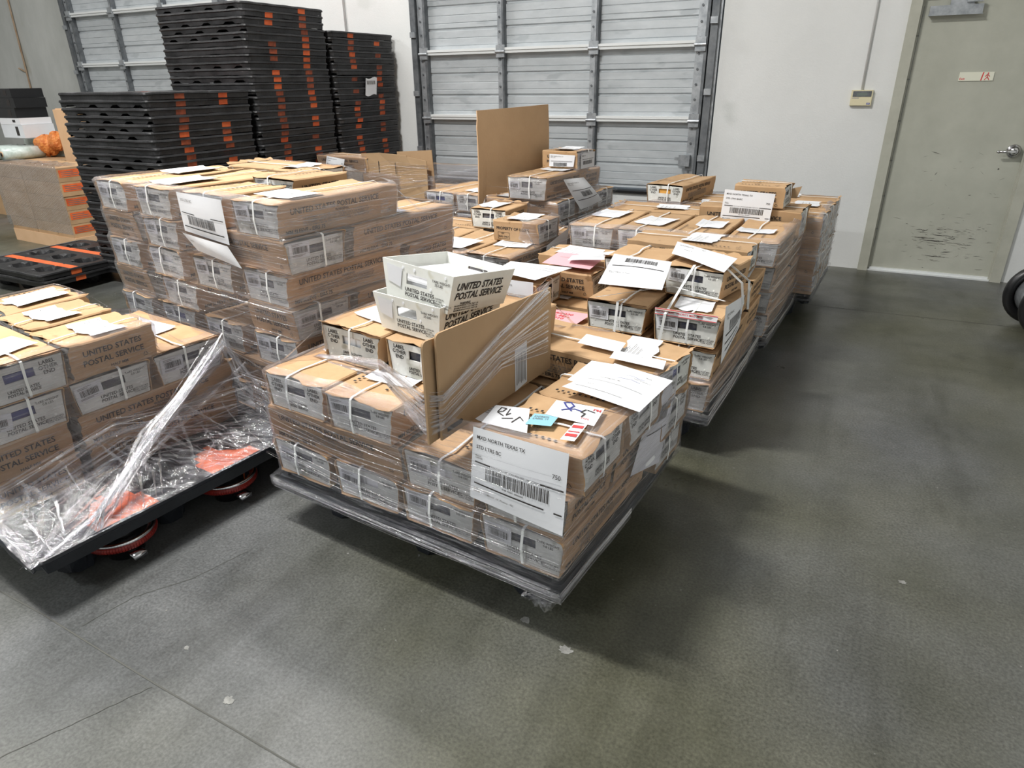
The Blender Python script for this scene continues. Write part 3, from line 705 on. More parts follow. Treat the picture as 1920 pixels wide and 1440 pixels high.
# --- D
for x in (.0,.3,.61,.92): tray(D_, x, .03, 1, paper=False)
tray(D_, .92, .68, 1, 'half'); 
tray(D_, .61, .07, 2, end='tare', paper=False, mail='mail'); tray(D_, .925, .05, 2, end='tare', paper=False, mail='mail_white')
tray(D_, .92, .69, 2, 'half'); tray(D_, .295, .02, 2, 'half', 'S', paper=False, end='tare', label='half tray carrying the lower pink sheet, second right-row load'); tray(D_, -.03, .05, 2, 'half', 'S'); tray(D_, .0, .36, 2, 'mm', 'S'); tray(D_, 0, .67, 2, 'mm', 'S')
tray(D_, .605, .07, 3, end='tare', paper=False, mail='mail', label='tray with upper left grey end and open dark top, second right-row load'); tray(D_, .925, .05, 3, end='tare', paper=True, mail='mail', label='tray with red-and-white tape along its end top, second right-row load')
tray(D_, .925, .69, 3, 'half'); tray(D_, .0, .14, 3, 'half', 'S', paper=False, end='tare', label='half tray behind the SCF NORTH TEXAS placard, second right-row load', da=3)
tray(D_, .16, .45, 3, 'half', 'S', paper=False, end='tare', label='half tray under the pink sheet, second right-row load rear'); tray(D_, 0, .74, 3, 'mm', 'S', paper=True)
tray(D_, .905, .27, 4, 'half', 'E', paper=False, da=-9, end='tare', tilt=(0,-1), mail='mail', label='topmost yellowed half tray tied with crossed straps, second right-row load')
tray(D_, .585, .30, 4, 'half', 'E', paper=False, label='half tray below the overhanging barcode sheet, second right-row load')
tray(D_, .55, .70, 4, 'mm', 'S', paper=True)
# --- E
for l in (1,2,3):
    for x in (.0,.3,.61,.92): tray(E_, x, .03, l, paper=False)
for l in (1,2,3): tray(E_, .92, .67, l, 'half')
for x in (.0,.305,.61,.925): tray(E_, x, .0, 4, end='tare', paper=True)
tray(E_, 0, .66, 4, 'mm', 'S', paper=True)
tray(E_, .60, .66, 4, 'emm', 'S', z=.63, paper=True, label='large brown tray reading EMM SLEEVE, third right-row pallet rear')
tray(E_, .80, .68, 5, 'half', 'S', z=.795, paper=False, label='topmost half tray behind the tilted placard, third right-row pallet')
# --- F
for l in (1,2,3,4):
    for y in (.0,.32,.64): tray(F_, .60, y, l, 'mm', 'S', end='tare', paper=(l==4))
for l in (2,3):
    for x in (0,.3): tray(F_, x, .05, l)
tray(F_, 0.0, .05, 4, 'mm', 'S', paper=True, label='crosswise tray with two white sheets on its side, by the wall')
tray(F_, .02, .10, 5, 'mm', 'E', end='other', mail='mail_orange', paper=False, da=-6, label='tray with orange contents showing through its handle hole')
tray(F_, .1, .4, 4, 'mm', 'S')
# --- G
for l in (1,2,3):
    for x in (0,.305,.61,.92): tray(G_, x, .02, l, end='tare', paper=(l==3))
    tray(G_, .92, .69, l, 'half'); tray(G_, .0, .68, l, 'mm', 'S')
tray(G_, .88, .38, 4, 'prop', 'S', paper=True, end='tare', label='half tray reading PROPERTY OF U.S.P.S. on its brown side')
tray(G_, .5, .68, 4, 'half', 'E', paper=True, label='half tray with torn white flap left of the tall cardboard')
# --- K
for l in (1,2,3,4):
    for y in (.02,.33,.65): tray(K_, .60, y, l, 'mm', 'S', end='tare')
    for x in (0,.3): tray(K_, x, .03, l)
tray(K_, .80, .0, 5, 'emm', 'E', end='tare', paper=True, label='large white-ended tray in front of the tall cardboard', mail='mail')
tray(K_, .80, .64, 5, 'half', 'E', label='half tray behind the large white-ended tray, middle of the row')
tray(K_, .83, .45, 6, 'half', 'S', z=.915, paper=True, end='tare', label='topmost half tray with a placard, beside the tall cardboard')
# --- H
for l in (1,2,3):
    for y in (.02,.33,.65): tray(H_, .0, y, l, 'mm', 'S'); tray(H_, .61, y, l, 'mm', 'S')
tray(H_, -.13, .03, 4, 'mm', 'S', z=.79, paper=False, label='brown tray behind the small placard, back pallet beside the black stacks')

# automatic labels: layer and place within the layer
from collections import defaultdict
for P in (A_,B_,C_,D_,E_,F_,G_,K_,H_):
    top = max(t['layer'] for t in P.trays)
    lay = defaultdict(list)
    for t in P.trays: lay[t['layer']].append(t)
    for l, ts in lay.items():
        rows = [[],[],[]]
        for t in ts:
            yc = t['y'] + t['ly']/2; rows[0 if yc < .42 else 1 if yc < .66 else 2].append(t)
        for ri, row in enumerate(rows):
            row.sort(key=lambda t: (t['x']+t['lx']/2, t['y']))
            for k, t in enumerate(row):
                if t['hero']: t['o']['label'] = t['hero']; continue
                s = 'half tray' if t['kd'] != 'mm' else 'long tray'
                s += ', end forward' if t['ori'] == 'E' else ', side forward'
                s += ', ' + ('bottom layer' if l == 1 else ORD[l-1]+' layer')
                s += ', ' + (ORD[k]+' from left' if len(row) > 1 else 'only')
                s += ' ' + ['front','middle','back'][ri] + ', ' + P.name
                t['o']['label'] = s
# ------------------------------------------------------------ stretch film around the loads
def hull(pts):
    pts = sorted(set(pts))
    def half(ps):
        h = []
        for p in ps:
            while len(h) > 1 and (h[-1][0]-h[-2][0])*(p[1]-h[-2][1])-(h[-1][1]-h[-2][1])*(p[0]-h[-2][0]) <= 0: h.pop()
            h.append(p)
        return h
    a, b_ = half(pts), half(pts[::-1]); return a[:-1]+b_[:-1]
def ray_hull(h, cx, cy, dx, dy):
    best = None; n = len(h)
    for i in range(n):
        x1, y1 = h[i]; x2, y2 = h[(i+1)%n]; ex, ey = x2-x1, y2-y1
        den = dx*ey-dy*ex
        if abs(den) < 1e-9: continue
        t = ((x1-cx)*ey-(y1-cy)*ex)/den; u = ((x1-cx)*dy-(y1-cy)*dx)/den
        if t > 0 and -1e-6 <= u <= 1+1e-6: best = t if best is None else max(best, t)
    return best
def wrap(P, label, seed=0, rim=True, zmax=9, extra=(), name='stretch_wrap', mat='film'):
    bx = [b_ for b_ in P.boxes] + list(extra)
    cx = sum((b_[0]+b_[2])/2 for b_ in bx)/len(bx); cy = .5
    # angles: uniform in arc of a rectangle
    per = []
    for (xa,ya),(xb,yb) in (((P.W,0),(P.W,P.D)),((P.W,P.D),(0,P.D)),((0,P.D),(0,0)),((0,0),(P.W,0))):
        m_ = int(max(abs(xb-xa),abs(yb-ya))/.024)
        per += [(xa+(xb-xa)*q/m_, ya+(yb-ya)*q/m_) for q in range(m_)]
    angs = sorted(math.atan2(y-cy,x-cx) % (2*math.pi) for x, y in per); N = len(angs)
    zt = min(max(b_[5] for b_ in bx), zmax)
    zs = [.135,.16,.185,.196] if rim else [.205]
    z = P.deck+.008
    while z < zt-.003: zs.append(z); z += .0165
    zs.append(zt)
    fp = [(0,0),(P.W,0),(P.W,P.D),(0,P.D)]
    Rg = []
    for z in zs:
        row = []
        if z < .2: pts = [(x+(.006 if x > 0 else -.006)*(1 if z > .15 else -4), y+(.006 if y > 0 else -.006)*(1 if z > .15 else -4)) for x, y in fp]
        else:
            pts = []
            for x0,y0,x1,y1,z0,z1,tp,o in bx:
                if z0-.004 <= z <= z1+.004:
                    f = 1-min(1,max(0,(z-z0)/(z1-z0))); ix, iy = (tp*f, 0) if o == 'E' else (0, tp*f)
                    e = .005
                    pts += [(x0+ix-e,y0+iy-e),(x1-ix+e,y0+iy-e),(x1-ix+e,y1-iy+e),(x0+ix-e,y1-iy+e)]
        if not pts: Rg.append(None); continue
        h = hull(pts)
        for a in angs:
            t = ray_hull(h, cx, cy, math.cos(a), math.sin(a)); row.append(t)
        Rg.append(row)
    for i in range(len(Rg)):
        if Rg[i] is None: Rg[i] = list(Rg[i-1])
    # per-angle: stop where the radius collapses; smooth film spanning gaps
    cut = []
    for k in range(N):
        base_ = [Rg[i][k] for i in range(len(zs))]
        last = len(zs)-1
        ref = base_[min(5,last)]
        for i in range(5, len(zs)):
            r = base_[i]
            if r is None or r < ref-.17: last = i-1; break
            ref = max(ref*.97, r)
        cut.append(last)
    cs = []
    for k in range(N):   # let the film edge wander a little
        w_ = [cut[(k+d) % N] for d in (-1,0,1)]; cs.append(min(w_) if max(w_)-min(w_) < 3 else cut[k])
    cut = cs
    b = MB(); UV = []
    idx = {}
    def V(i, k):
        k %= N
        if (i,k) in idx: return idx[(i,k)]
        r0 = Rg[i][k]
        if i > 4 and r0 is not None:
            nb = [Rg[j][k] for j in (i-1,i+1) if 4 < j <= cut[k] and Rg[j][k]]
            r = max(r0, (r0+sum(nb))/(1+len(nb)))
        else: r = r0
        if r is None: r = Rg[max(0,i-1)][k] or .5
        a = angs[k]
        nz = noise.noise(Vector((a*3, zs[i]*60, seed)))*.003 + noise.noise(Vector((a*1.4, zs[i]*22+a*2, seed+9)))*.004
        r += abs(nz)+.001
        p = P.w(cx+math.cos(a)*r, cy+math.sin(a)*r, zs[i]+.003*noise.noise(Vector((a*4,zs[i]*10,seed))))
        idx[(i,k)] = len(b.v); b.v.append(tuple(p)); UV.append((a, zs[i])); return idx[(i,k)]
    def T(k, s_):   # lip folded on to the top
        k %= N; key = ('t',k,s_)
        if key in idx: return idx[key]
        i = cut[k]; r = (Rg[i][k] or .5) - (.015 if s_ == 0 else .05+.05*noise.noise(Vector((angs[k]*3,seed,2)))); a = angs[k]
        z = zs[i] + (.013 if s_ == 0 else .016+.008*noise.noise(Vector((angs[k]*8,seed,5))))
        idx[key] = len(b.v); b.v.append(tuple(P.w(cx+math.cos(a)*r, cy+math.sin(a)*r, z))); UV.append((a, zs[i]+.05*(s_+1))); return idx[key]
    uvl = []
    for k in range(N):
        c = min(cut[k], cut[(k+1)%N])
        for i in range(c): b.f.append((V(i,k),V(i,k+1),V(i+1,k+1),V(i+1,k))); b.m.append(1 if rim and i < 4 else 0)
        if abs(cut[k]-cut[(k+1)%N]) < 3:
            b.f.append((V(cut[k],k),V(cut[(k+1)%N],k+1),T(k+1,0),T(k,0))); b.m.append(0)
            b.f.append((T(k,0),T(k+1,0),T(k+1,1),T(k,1))); b.m.append(0)
        else:
            lo, hi = (k, k+1) if cut[k] < cut[(k+1)%N] else (k+1, k)
            cl, ch = cut[lo%N], cut[hi%N]
            b.f.append((V(cl,k),V(cl,k+1),V(ch,hi))); b.m.append(0)
    me = b.mesh(name, [mat,'film_rim'], True)
    ul = me.uv_layers.new(name='UVMap')
    for poly in me.polygons:
        us = [UV[v] for v in poly.vertices]; big = max(u[0] for u in us) > 5.5
        for li, v in zip(poly.loop_indices, poly.vertices):
            u, w_ = UV[v]
            if big and u < 1: u += 2*math.pi
            ul.data[li].uv = (u, w_)
    return obj(name, me, None, (0,0,0), (0,0,0), label, 'plastic wrap', 'stretch film wraps')
W_A = wrap(A_, 'loose torn stretch film around the near-left load', 1, rim=False)
W_B = wrap(B_, 'clear stretch film around the front-centre load', 2)
W_C = wrap(C_, 'clear stretch film around the tall wrapped stack', 3, mat='film_heavy')
W_D = wrap(D_, 'clear stretch film low around the second load of the right row', 4, zmax=.345)
W_E = wrap(E_, 'clear stretch film around the third load of the right row', 5, zmax=.76, mat='film_heavy')
W_F = wrap(F_, 'clear stretch film around the last load by the wall', 6, zmax=.72, mat='film_heavy')
W_G = wrap(G_, 'clear stretch film around the middle load with the PROPERTY tray', 7, zmax=.74)
W_K = wrap(K_, 'clear stretch film around the middle load with tall cardboard', 8)
W_H = wrap(H_, 'clear stretch film around the back load beside black stacks', 9)

def ribbons(name, paths, parent, w_=.012, mat='film_dense', seed=0, label=None):
    """bundle of thin crumpled film bands; paths = list of polylines (world)"""
    b = MB(); UV = []; rs = random.Random(seed)
    for P in paths:
        P = [Vector(p) for p in P]; n = 26; ph = rs.uniform(0,9); ww = w_*rs.uniform(.4,1.3); tw = rs.uniform(-1.2,1.2); L_ = sum((P[i+1]-P[i]).length for i in range(len(P)-1))
        base = len(b.v); d = 0
        for k in range(n+1):
            t = k/n*(len(P)-1); i = min(int(t), len(P)-2); f = t-i
            p = P[i].lerp(P[i+1], f*f*(3-2*f) if len(P) > 3 else f)
            tg = (P[i+1]-P[i]).normalized(); sd = tg.orthogonal().normalized(); sd2 = tg.cross(sd)
            a = tw*k/n*2+ph+.5*noise.noise(Vector((k*.4,ph,0))); wv = (sd*math.cos(a)+sd2*math.sin(a))*ww*.5
            p += .004*Vector((noise.noise(Vector((k*.5,ph,1))),noise.noise(Vector((k*.5,ph,2))),noise.noise(Vector((k*.5,ph,3)))))
            b.v += [tuple(p-wv), tuple(p+wv*.1+sd*.001), tuple(p+wv)]
            for q in (0,.5,1): UV.append((k/n*L_, q*ww+ph))
        for k in range(n):
            for q in (0,1):
                i = base+3*k+q; b.f.append((i,i+3,i+4,i+1)); b.m.append(0)
    me = b.mesh(name, [mat], True); ul = me.uv_layers.new(name='UVMap')
    for poly in me.polygons:
        for li, v in zip(poly.loop_indices, poly.vertices): ul.data[li].uv = UV[v]
    o = obj(name, me, parent)
    if label: o['label'] = label
    return o
rb = random.Random(2)
J = lambda s: rb.uniform(-s, s)
# A: twisted rope of film from the far box corner down to the near pallet corner, fan at the corner, taut bands along the side
paths = []
for k in range(46):
    a = k/46
    top = A_.w(.91+J(.01), .93+J(.035), .585+J(.03)-.1*rb.random())
    mid = A_.w(1.04+J(.02), .52+J(.03), .36+J(.02)); low = A_.w(1.16+J(.012), .27+J(.05), .24+J(.02)); end = A_.w(1.21+J(.01), .10+J(.14), .185+J(.012))
    paths.append([top, mid, low, end])
ribbons('film_rope', paths, W_A, .011, seed=1, label='thick twisted rope of shiny stretch film')
paths = []
for k in range(34):
    x = 1.2-.02*rb.random(); y = .02+.03*rb.random()
    paths.append([A_.w(x, y, .20+J(.004)), A_.w(.95+J(.12), .30+J(.18), .225+J(.02)), A_.w(.90+J(.02), .42+.02*k, .24+.006*k)])
for k in range(26):
    paths.append([A_.w(1.2,.02+J(.02),.198+J(.004)), A_.w(.8+J(.1),.03+J(.03),.205+J(.01)), A_.w(.2,.0+J(.04),.21+J(.02))])
ribbons('film_band', paths, W_A, .012, seed=2)
paths = []
for k in range(40):
    z = .44-.18*rb.random(); 
    paths.append([A_.w(.45,-.03+J(.02),z-.14+J(.03)), A_.w(.93+J(.01),-.02+J(.03),z-.12+J(.02)), A_.w(.945+J(.01),.45+J(.05),z+J(.02)), A_.w(1.0+J(.02),1.02+J(.03),z-.1+J(.1))])
ribbons('film_band', paths, W_A, .007, seed=3)
paths = []
for k in range(34):
    y = rb.uniform(.1,.98)
    paths.append([A_.w(.905,y,.34+J(.06)), A_.w(1.05,y+J(.12),.25+J(.03)), A_.w(1.215,y+J(.25),.196+J(.006))])
for k in range(22):
    paths.append([A_.w(.91,.95+J(.02),.57+J(.02)), A_.w(1.0+J(.03),1.0+J(.05),.38+J(.05)), A_.w(1.10+J(.08),1.03,.21+J(.02))])
ribbons('film_band', paths, W_A, .009, seed=4)
# draped film sheet over the empty strip of pallet A
b = MB(); UV = []
def dr_(u, v):
    y = -.01+1.04*v; x = .905+.32*u
    z = .20 + .13*(1-u)**2*(.6+.4*math.sin(v*5+1)) + .012*noise.noise(Vector((u*7,v*16,3))) + .006*noise.noise(Vector((u*20,v*30,7)))
    if u > .96: z = .192
    return A_.w(x, y, max(z,.194))
b.grid(dr_, 22, 60, 0); me = b.mesh('film_sheet', ['film'], True); ul = me.uv_layers.new(name='UVMap')
for poly in me.polygons:
    for li, v in zip(poly.loop_indices, poly.vertices):
        i, j = divmod(v, 61); ul.data[li].uv = (i/22*.5+j/60*.6, j/60*.5-i/22*.1)
obj('film_sheet', me, W_A)
# B: bands round the pallet rim, across the front, over the standing cardboard
paths = []
for k in range(18):
    z = .150+.05*rb.random(); e = -.010+J(.004)
    paths.append([B_.w(-.012,.4,z), B_.w(-.014,-.004,z), B_.w(.4,e,z+J(.004)), B_.w(.8,e,z+J(.004)), B_.w(1.225,-.006,z), B_.w(1.232,.5,z)])
ribbons('film_band', paths, W_B, .0035, seed=5)
paths = []
for k in range(30):
    z = rb.uniform(.22,.58); s_ = rb.uniform(-.06,.03)
    paths.append([B_.w(-.004,-.006,z+.02), B_.w(.4,-.014+J(.004),z+s_*.5), B_.w(.8,-.014+J(.004),z+s_), B_.w(1.222,-.010,z+s_*1.2)])
for k in range(26):
    z = rb.uniform(.24,.6)
    paths.append([B_.w(1.226,-.004,z*.8+.04), B_.w(1.232,.35,z+J(.02)), B_.w(1.232,.7,z+J(.03)), B_.w(1.226,1.01,z+J(.05))])
ribbons('film_band', paths, W_B, .004, seed=6)
paths = []
for k in range(60):
    f = rb.random()*1.5-.25
    paths.append([B_.w(.02+.1*f,.19,.60+.04*f), B_.w(.45,.165,.62+.06*f+J(.01)), B_.w(.79,-.03+J(.01),.62+.1*f), B_.w(.838,.0,.64+.08*f), B_.w(.840,.3,.72+.09*f+J(.01)), B_.w(.842,.60,.70+.19*f)])
ribbons('film_band', paths, W_B, .006, seed=7)
paths = []
for k in range(30):
    paths.append([B_.w(1.16+J(.05),.03+J(.03),.135+J(.02)), B_.w(1.12+J(.05),.05+J(.03),.09+J(.02)), B_.w(1.08+J(.06),.08+J(.03),.115+J(.02))])
ribbons('film_tail', paths, W_B, .02, seed=8)
for P, W_, sd in ((C_,W_C,11),(D_,W_D,12),(E_,W_E,13),(F_,W_F,14),(G_,W_G,15),(K_,W_K,16)):
    paths = []
    zt = {C_:1.08,D_:.33,E_:.7,F_:.7,G_:.6,K_:.85}[P]
    for k in range(46 if P is C_ else 26):
        z = rb.uniform(.2,zt); s_ = rb.uniform(-.06,.06)
        paths.append([P.w(-.006,-.006,z), P.w(.4,-.012,z+s_*.4), P.w(.8,-.012,z+s_*.7), P.w(1.224,-.008,z+s_), P.w(1.232,.35,z+s_*.5), P.w(1.232,.7,z), P.w(1.226,1.0,z+J(.04))])
    ribbons('film_band', paths, W_, .004, seed=sd)
# D to the left: film stretched over the tray tops at the back edge
# ------------------------------------------------------------ red curved brackets under pallet A
for y, nm in ((.31,'near'),(.74,'far')):
    b = MB()
    n = 44
    for k in range(n):
        a0, a1 = R(-95+190*k/n), R(-95+190*(k+1)/n)
        p = Vector((1.085+.115*math.cos(a0), y+.105*math.sin(a0), .078)); q = Vector((1.085+.115*math.cos(a1), y+.105*math.sin(a1), .078))
        b.cyl(p, q, .017, n=10, mi=0, cap=False); b.cyl(p+Vector((.006*math.cos(a0),.006*math.sin(a0),.016)), q+Vector((.006*math.cos(a1),.006*math.sin(a1),.016)), .008, n=8, mi=1, cap=False)
    b.box(1.17,y-.035,.035,1.235,y+.01,.052,1); b.cyl((1.1,y,.0),(1.1,y,.15),.06,n=20,mi=2)
    r = obj('round_caster', b.mesh('round_caster',['red','chrome','rubber'],True), None, A_.o, (0,0,A_.a), 'red round caster housing with metal rim under the near-left pallet, '+nm+' one', 'caster', 'red casters under the near-left pallet')

# ------------------------------------------------------------ printed sheets
def sheet(name, TL, TR, BL, BR, w_, h_, items, label, cat='placard', bulge=.012, mat='paper', parent=None, group=None, curl=.0):
    """bilinear sheet through four world points; items placed in sheet metres (origin bottom-left)"""
    TL, TR, BL, BR = map(Vector, (TL, TR, BL, BR)); nrm = (TR-BL).cross(TL-BR).normalized()
    if nrm.z < -.2 or (abs(nrm.z) <= .2 and nrm.dot(Vector((0,0,CAMH))-TL) < 0): nrm = -nrm
    def F(x, y, e=0):
        u, v = x/w_, y/h_
        p = (BL*(1-u)+BR*u)*(1-v)+(TL*(1-u)+TR*u)*v
        return p + nrm*(bulge*math.sin(math.pi*u)*math.sin(math.pi*v)+curl*(1-v)**2*math.sin(3*u+1)+e)
    b = MB(); b.grid(lambda u,v: F(u*w_,v*h_), 14, 10, 0)
    for it in items:
        if it[0] == 't': _, s, x, y, sz, mi = it; b.text(s, (x,y,0), (1,0,0), (0,1,0), sz, mi, 0, .004, 'LEFT', lambda X,Y: F(X,Y,.0016))
        elif it[0] == 'r':
            _, x0, y0, x1, y1, mi = it; n = max(1, int((x1-x0)/.02))
            for k in range(n):
                a, c = x0+(x1-x0)*k/n, x0+(x1-x0)*(k+1)/n; b.face([F(a,y0,.0016),F(c,y0,.0016),F(c,y1,.0016),F(a,y1,.0016)], mi)
        elif it[0] == 'bar':
            _, x0, y0, x1, y1 = it; rs = random.Random(int(x0*1000)+3); x = x0; e = (x1-x0)/105
            while x < x1: ww = rs.choice((1,1,2))*e*.8; b.face([F(x,y0,.0016),F(x+ww,y0,.0016),F(x+ww,y1,.0016),F(x,y1,.0016)],1); x += ww+e*rs.choice((.8,1.2,1.8))
        elif it[0] == 'pen':
            _, pts, pw, mi = it
            for k in range(len(pts)-1):
                p, q = Vector((*pts[k],0)), Vector((*pts[k+1],0)); d = (q-p).normalized(); n = Vector((-d.y,d.x,0))*pw*.5; p -= d*pw*.3; q += d*pw*.3
                b.face([F(*(p-n).xy,.0019),F(*(q-n).xy,.0019),F(*(q+n).xy,.0019),F(*(p+n).xy,.0019)], mi)
    me = b.mesh(name, [mat,'ink','ink_soft','ink_red','ink_blue','tape_blue'])
    return obj(name, me, parent, label=label, cat=None if parent else cat, group=group)
def placard_items(t1='MXD NORTH TEXAS TX', t2='STD LTRS BC', num='750', w_=.28, h_=.2):
    return [('t',t1,.014,h_*.86,.0135,1),('t',t2,.014,h_*.73,.0135,1),('t',num,w_*.86,h_*.66,.0155,1),('t','MAILER\nCARRIER',.012,h_*.62,.006,2),
            ('r',.012,h_*.53,w_*.22,h_*.55,1),('r',w_*.75,h_*.53,w_*.98,h_*.55,1),('t','INDUCTION | USPS SCAN REQUIRED | INDUCTION',w_*.23,h_*.53,.0062,1),
            ('bar',w_*.17,h_*.33,w_*.83,h_*.50),('t','99 M  750001  000000000',w_*.36,h_*.285,.006,1),('r',.012,h_*.23,w_*.8,h_*.25,1),('r',w_*.9,h_*.23,w_*.98,h_*.25,1),
            ('t','MFR: 9/12/2022\nFROM: A COMPANY OF, Phoenix - 002',.012,h_*.15,.0075,2)]
bw = lambda x, y, z: B_.w(x+.014, y, z+.022)
# MXD placard hanging over the front of B
sheet('placard', bw(.918,.010,.628), bw(1.222,.006,.632), bw(.912,-.012,.405), bw(1.222,-.022,.39), .28, .20, placard_items(h_=.20), 'placard reading MXD NORTH TEXAS TX, STD LTRS BC, 750 under film', bulge=.006)
zt = .612
hm = next(t['o'] for t in ALL if t['hero'] and 'hand-written' in t['hero'])
sheet('paper_note', bw(.889,.17,zt+.008), bw(.99,.20,zt+.008), bw(.915,.055,zt+.008), bw(1.06,.065,zt+.008), .16, .12,
   [('pen',[(.03,.075),(.035,.105),(.06,.10),(.05,.08),(.03,.072),(.06,.055)],.004,1),('pen',[(.075,.10),(.07,.06),(.085,.075)],.004,1),('pen',[(.06,.04),(.10,.05)],.0035,1),('pen',[(.10,.03),(.125,.065),(.14,.05)],.004,1)], 'white note with black marker strokes on the half tray behind the placard', cat='paper', bulge=.003)
sheet('paper_note', bw(1.034,.285,zt+.012), bw(1.185,.305,zt+.012), bw(1.05,.185,zt+.012), bw(1.205,.19,zt+.012), .16, .11,
   [('pen',[(.07,.05),(.045,.075),(.03,.10),(.05,.108),(.068,.085),(.06,.06),(.04,.045)],.006,4),('pen',[(.045,.05),(.075,.065),(.10,.06)],.005,4),('pen',[(.11,.075),(.10,.055),(.115,.05),(.11,.03)],.005,1),('pen',[(.115,.075),(.14,.07)],.004,1),('t','PM',.13,.08,.02,3),('t','USPS',.11,.02,.012,3)], 'white note with a purple marker loop and red letters, right of tape', cat='paper', bulge=.003)
sheet('tape_strip', bw(1.02,.175,zt+.011), bw(1.09,.20,zt+.011), bw(1.03,.105,zt+.011), bw(1.10,.13,zt+.011), .09, .07, [('t','EXPRESS\nLABEL 11',.01,.045,.014,2)], 'pale blue label taped between the two notes with marker writing', cat='label', bulge=.001, mat='tape_blue')
sheet('tape_strip', bw(1.148,.18,zt+.012), bw(1.185,.19,zt+.012), bw(1.158,.075,zt+.012), bw(1.197,.085,zt+.012), .04, .10, [('r',.004,.02,.036,.035,3),('r',.004,.045,.036,.05,3),('r',.004,.07,.036,.085,3)], 'small red-printed label at the right edge of the marked half tray', cat='label', bulge=.001)
for k in range(3):
    pass
hw = [('t','Release 7.6 / Location 12',.16,.14,.007,2),('t','Total Handling Units   480',.05,.10,.008,2),('r',.02,.08,.24,.0812,2),('pen',[(.12,.15),(.15,.155),(.18,.148),(.2,.152)],.0012,4),('pen',[(.10,.12),(.16,.13),(.20,.125)],.0012,4),('t','6 of 12',.05,.05,.008,2),('r',.02,.03,.2,.0312,2),('t','Phoenix',.19,.17,.008,2)]
sheet('document_sheet', bw(1.085,.60,.642), bw(1.30,.565,.640), bw(1.02,.345,.640), bw(1.285,.325,.632), .28, .216, hw, 'large white printed sheet on the front-centre load near its right edge', cat='paper', bulge=.012, curl=.003)
sheet('document_sheet', bw(1.0,.60,.634), bw(1.09,.61,.634), bw(1.0,.42,.632), bw(1.12,.40,.632), .11, .2, [], 'crumpled grey-white sheet tucked under the large printed sheet', cat='paper', bulge=.012)
sheet('document_sheet', bw(.875,.815,.640), bw(1.04,.80,.640), bw(.885,.72,.638), bw(1.055,.705,.638), .2, .1, [], 'blank white sheet under the strap at the back of front-centre load', cat='paper', bulge=.006)
sheet('document_sheet', bw(1.035,.715,.640), bw(1.225,.71,.640), bw(1.045,.645,.638), bw(1.24,.64,.637), .2, .08, [('t','N',.11,.05,.008,2)], 'second white sheet, right of the blank one under the strap', cat='paper', bulge=.004)
sheet('document_sheet', bw(1.232,.58,.55), bw(1.236,.84,.53), bw(1.228,.44,.33), bw(1.234,.70,.25), .2, .25, [('r',.03,.12,.17,.123,1),('bar',.05,.15,.15,.2)], 'white sheet slanting down the right side of the front-centre load', cat='paper', bulge=.006)
# C placard
sheet('placard', Vector(C_.w(.57,-.015,1.135)), C_.w(.90,-.022,1.13), C_.w(.57,-.012,.975), C_.w(.90,-.02,.955), .28, .15, [('t','STD LTRS BC',.02,.12,.013,2),('r',.012,.075,.1,.078,1),('r',.2,.075,.27,.078,1),('bar',.05,.035,.21,.07),('r',.012,.022,.26,.026,1)], 'placard with barcode hanging on the front of the tall wrapped stack', bulge=.006)
sheet('document_sheet', C_.w(.57,-.026,.97), C_.w(.90,-.03,.952), C_.w(.64,-.012,.90), C_.w(.97,-.028,.872), .28, .08, [('t','ORIGIN',.02,.05,.008,2)], 'lower flap of white paper below the placard on the tall stack', cat='paper', bulge=.006)
# D sheets
dw = lambda *a: D_.w(*a)
sheet('placard', dw(.66,.24,.80), dw(.93,.25,.79), dw(.675,.025,.715), dw(.965,.025,.725), .28, .2, [('bar',.07,.15,.22,.18),('t','99 M 7500',.1,.14,.006,1),('r',.02,.12,.26,.124,1),('t','MFR: 9/12/2022\nFROM: A COMPANY OF, Phoenix',.02,.08,.007,2)], 'white barcode sheet overhanging the front of the second right-row load', bulge=.008)
sheet('document_sheet', dw(.84,.62,.800), dw(1.18,.40,.800), dw(.89,.37,.793), dw(1.17,.21,.785), .28, .216, [('t','#7',.13,.17,.016,2),('t','Tracy 4',.05,.10,.014,2),('t','2330072',.02,.16,.02,2)], 'tilted white sheet lying on the yellowed top tray with crossed straps', cat='paper', bulge=.006, curl=.006)
sheet('document_sheet', dw(1.232,.03,.69), dw(1.232,.40,.64), dw(1.236,.05,.43), dw(1.234,.36,.50), .216, .2, [('t','STD LTRS BC\n750',.02,.16,.012,2),('r',.02,.09,.2,.095,1),('bar',.05,.1,.17,.14),('r',.02,.06,.15,.065,1),('r',.03,.03,.18,.035,1)], 'placard hanging on the right flank of the second right-row load', cat='paper', bulge=.008)
sheet('placard', dw(.03,.125,.640), dw(.29,.140,.640), dw(.035,.120,.52), dw(.29,.135,.52), .28, .12, [('t','SCF NORTH TEXAS TX',.015,.09,.014,2),('t','STD LTRS 5D  PKG',.015,.06,.013,2),('bar',.05,.012,.22,.04)], 'placard reading SCF NORTH TEXAS on a half tray of second right-row load', bulge=.004)
sheet('document_sheet', dw(.03,.37,.665), dw(.37,.41,.66), dw(.05,.16,.660), dw(.30,.14,.656), .28, .216, [('r',.04,.15,.25,.152,2),('r',.06,.12,.26,.122,2),('pen',[(.05,.09),(.12,.1),(.2,.085)],.0012,2)], 'wide white sheets spread over the tray with the SCF placard', cat='paper', bulge=.006, curl=.004)
sheet('document_sheet', dw(.14,.72,.652), dw(.42,.73,.652), dw(.17,.46,.652), dw(.45,.45,.652), .28, .2, [('r',.05,.12,.2,.122,2)], 'pink sheet lying on the rear tray of the second right-row load', cat='paper', bulge=.003, mat='paper_pink')
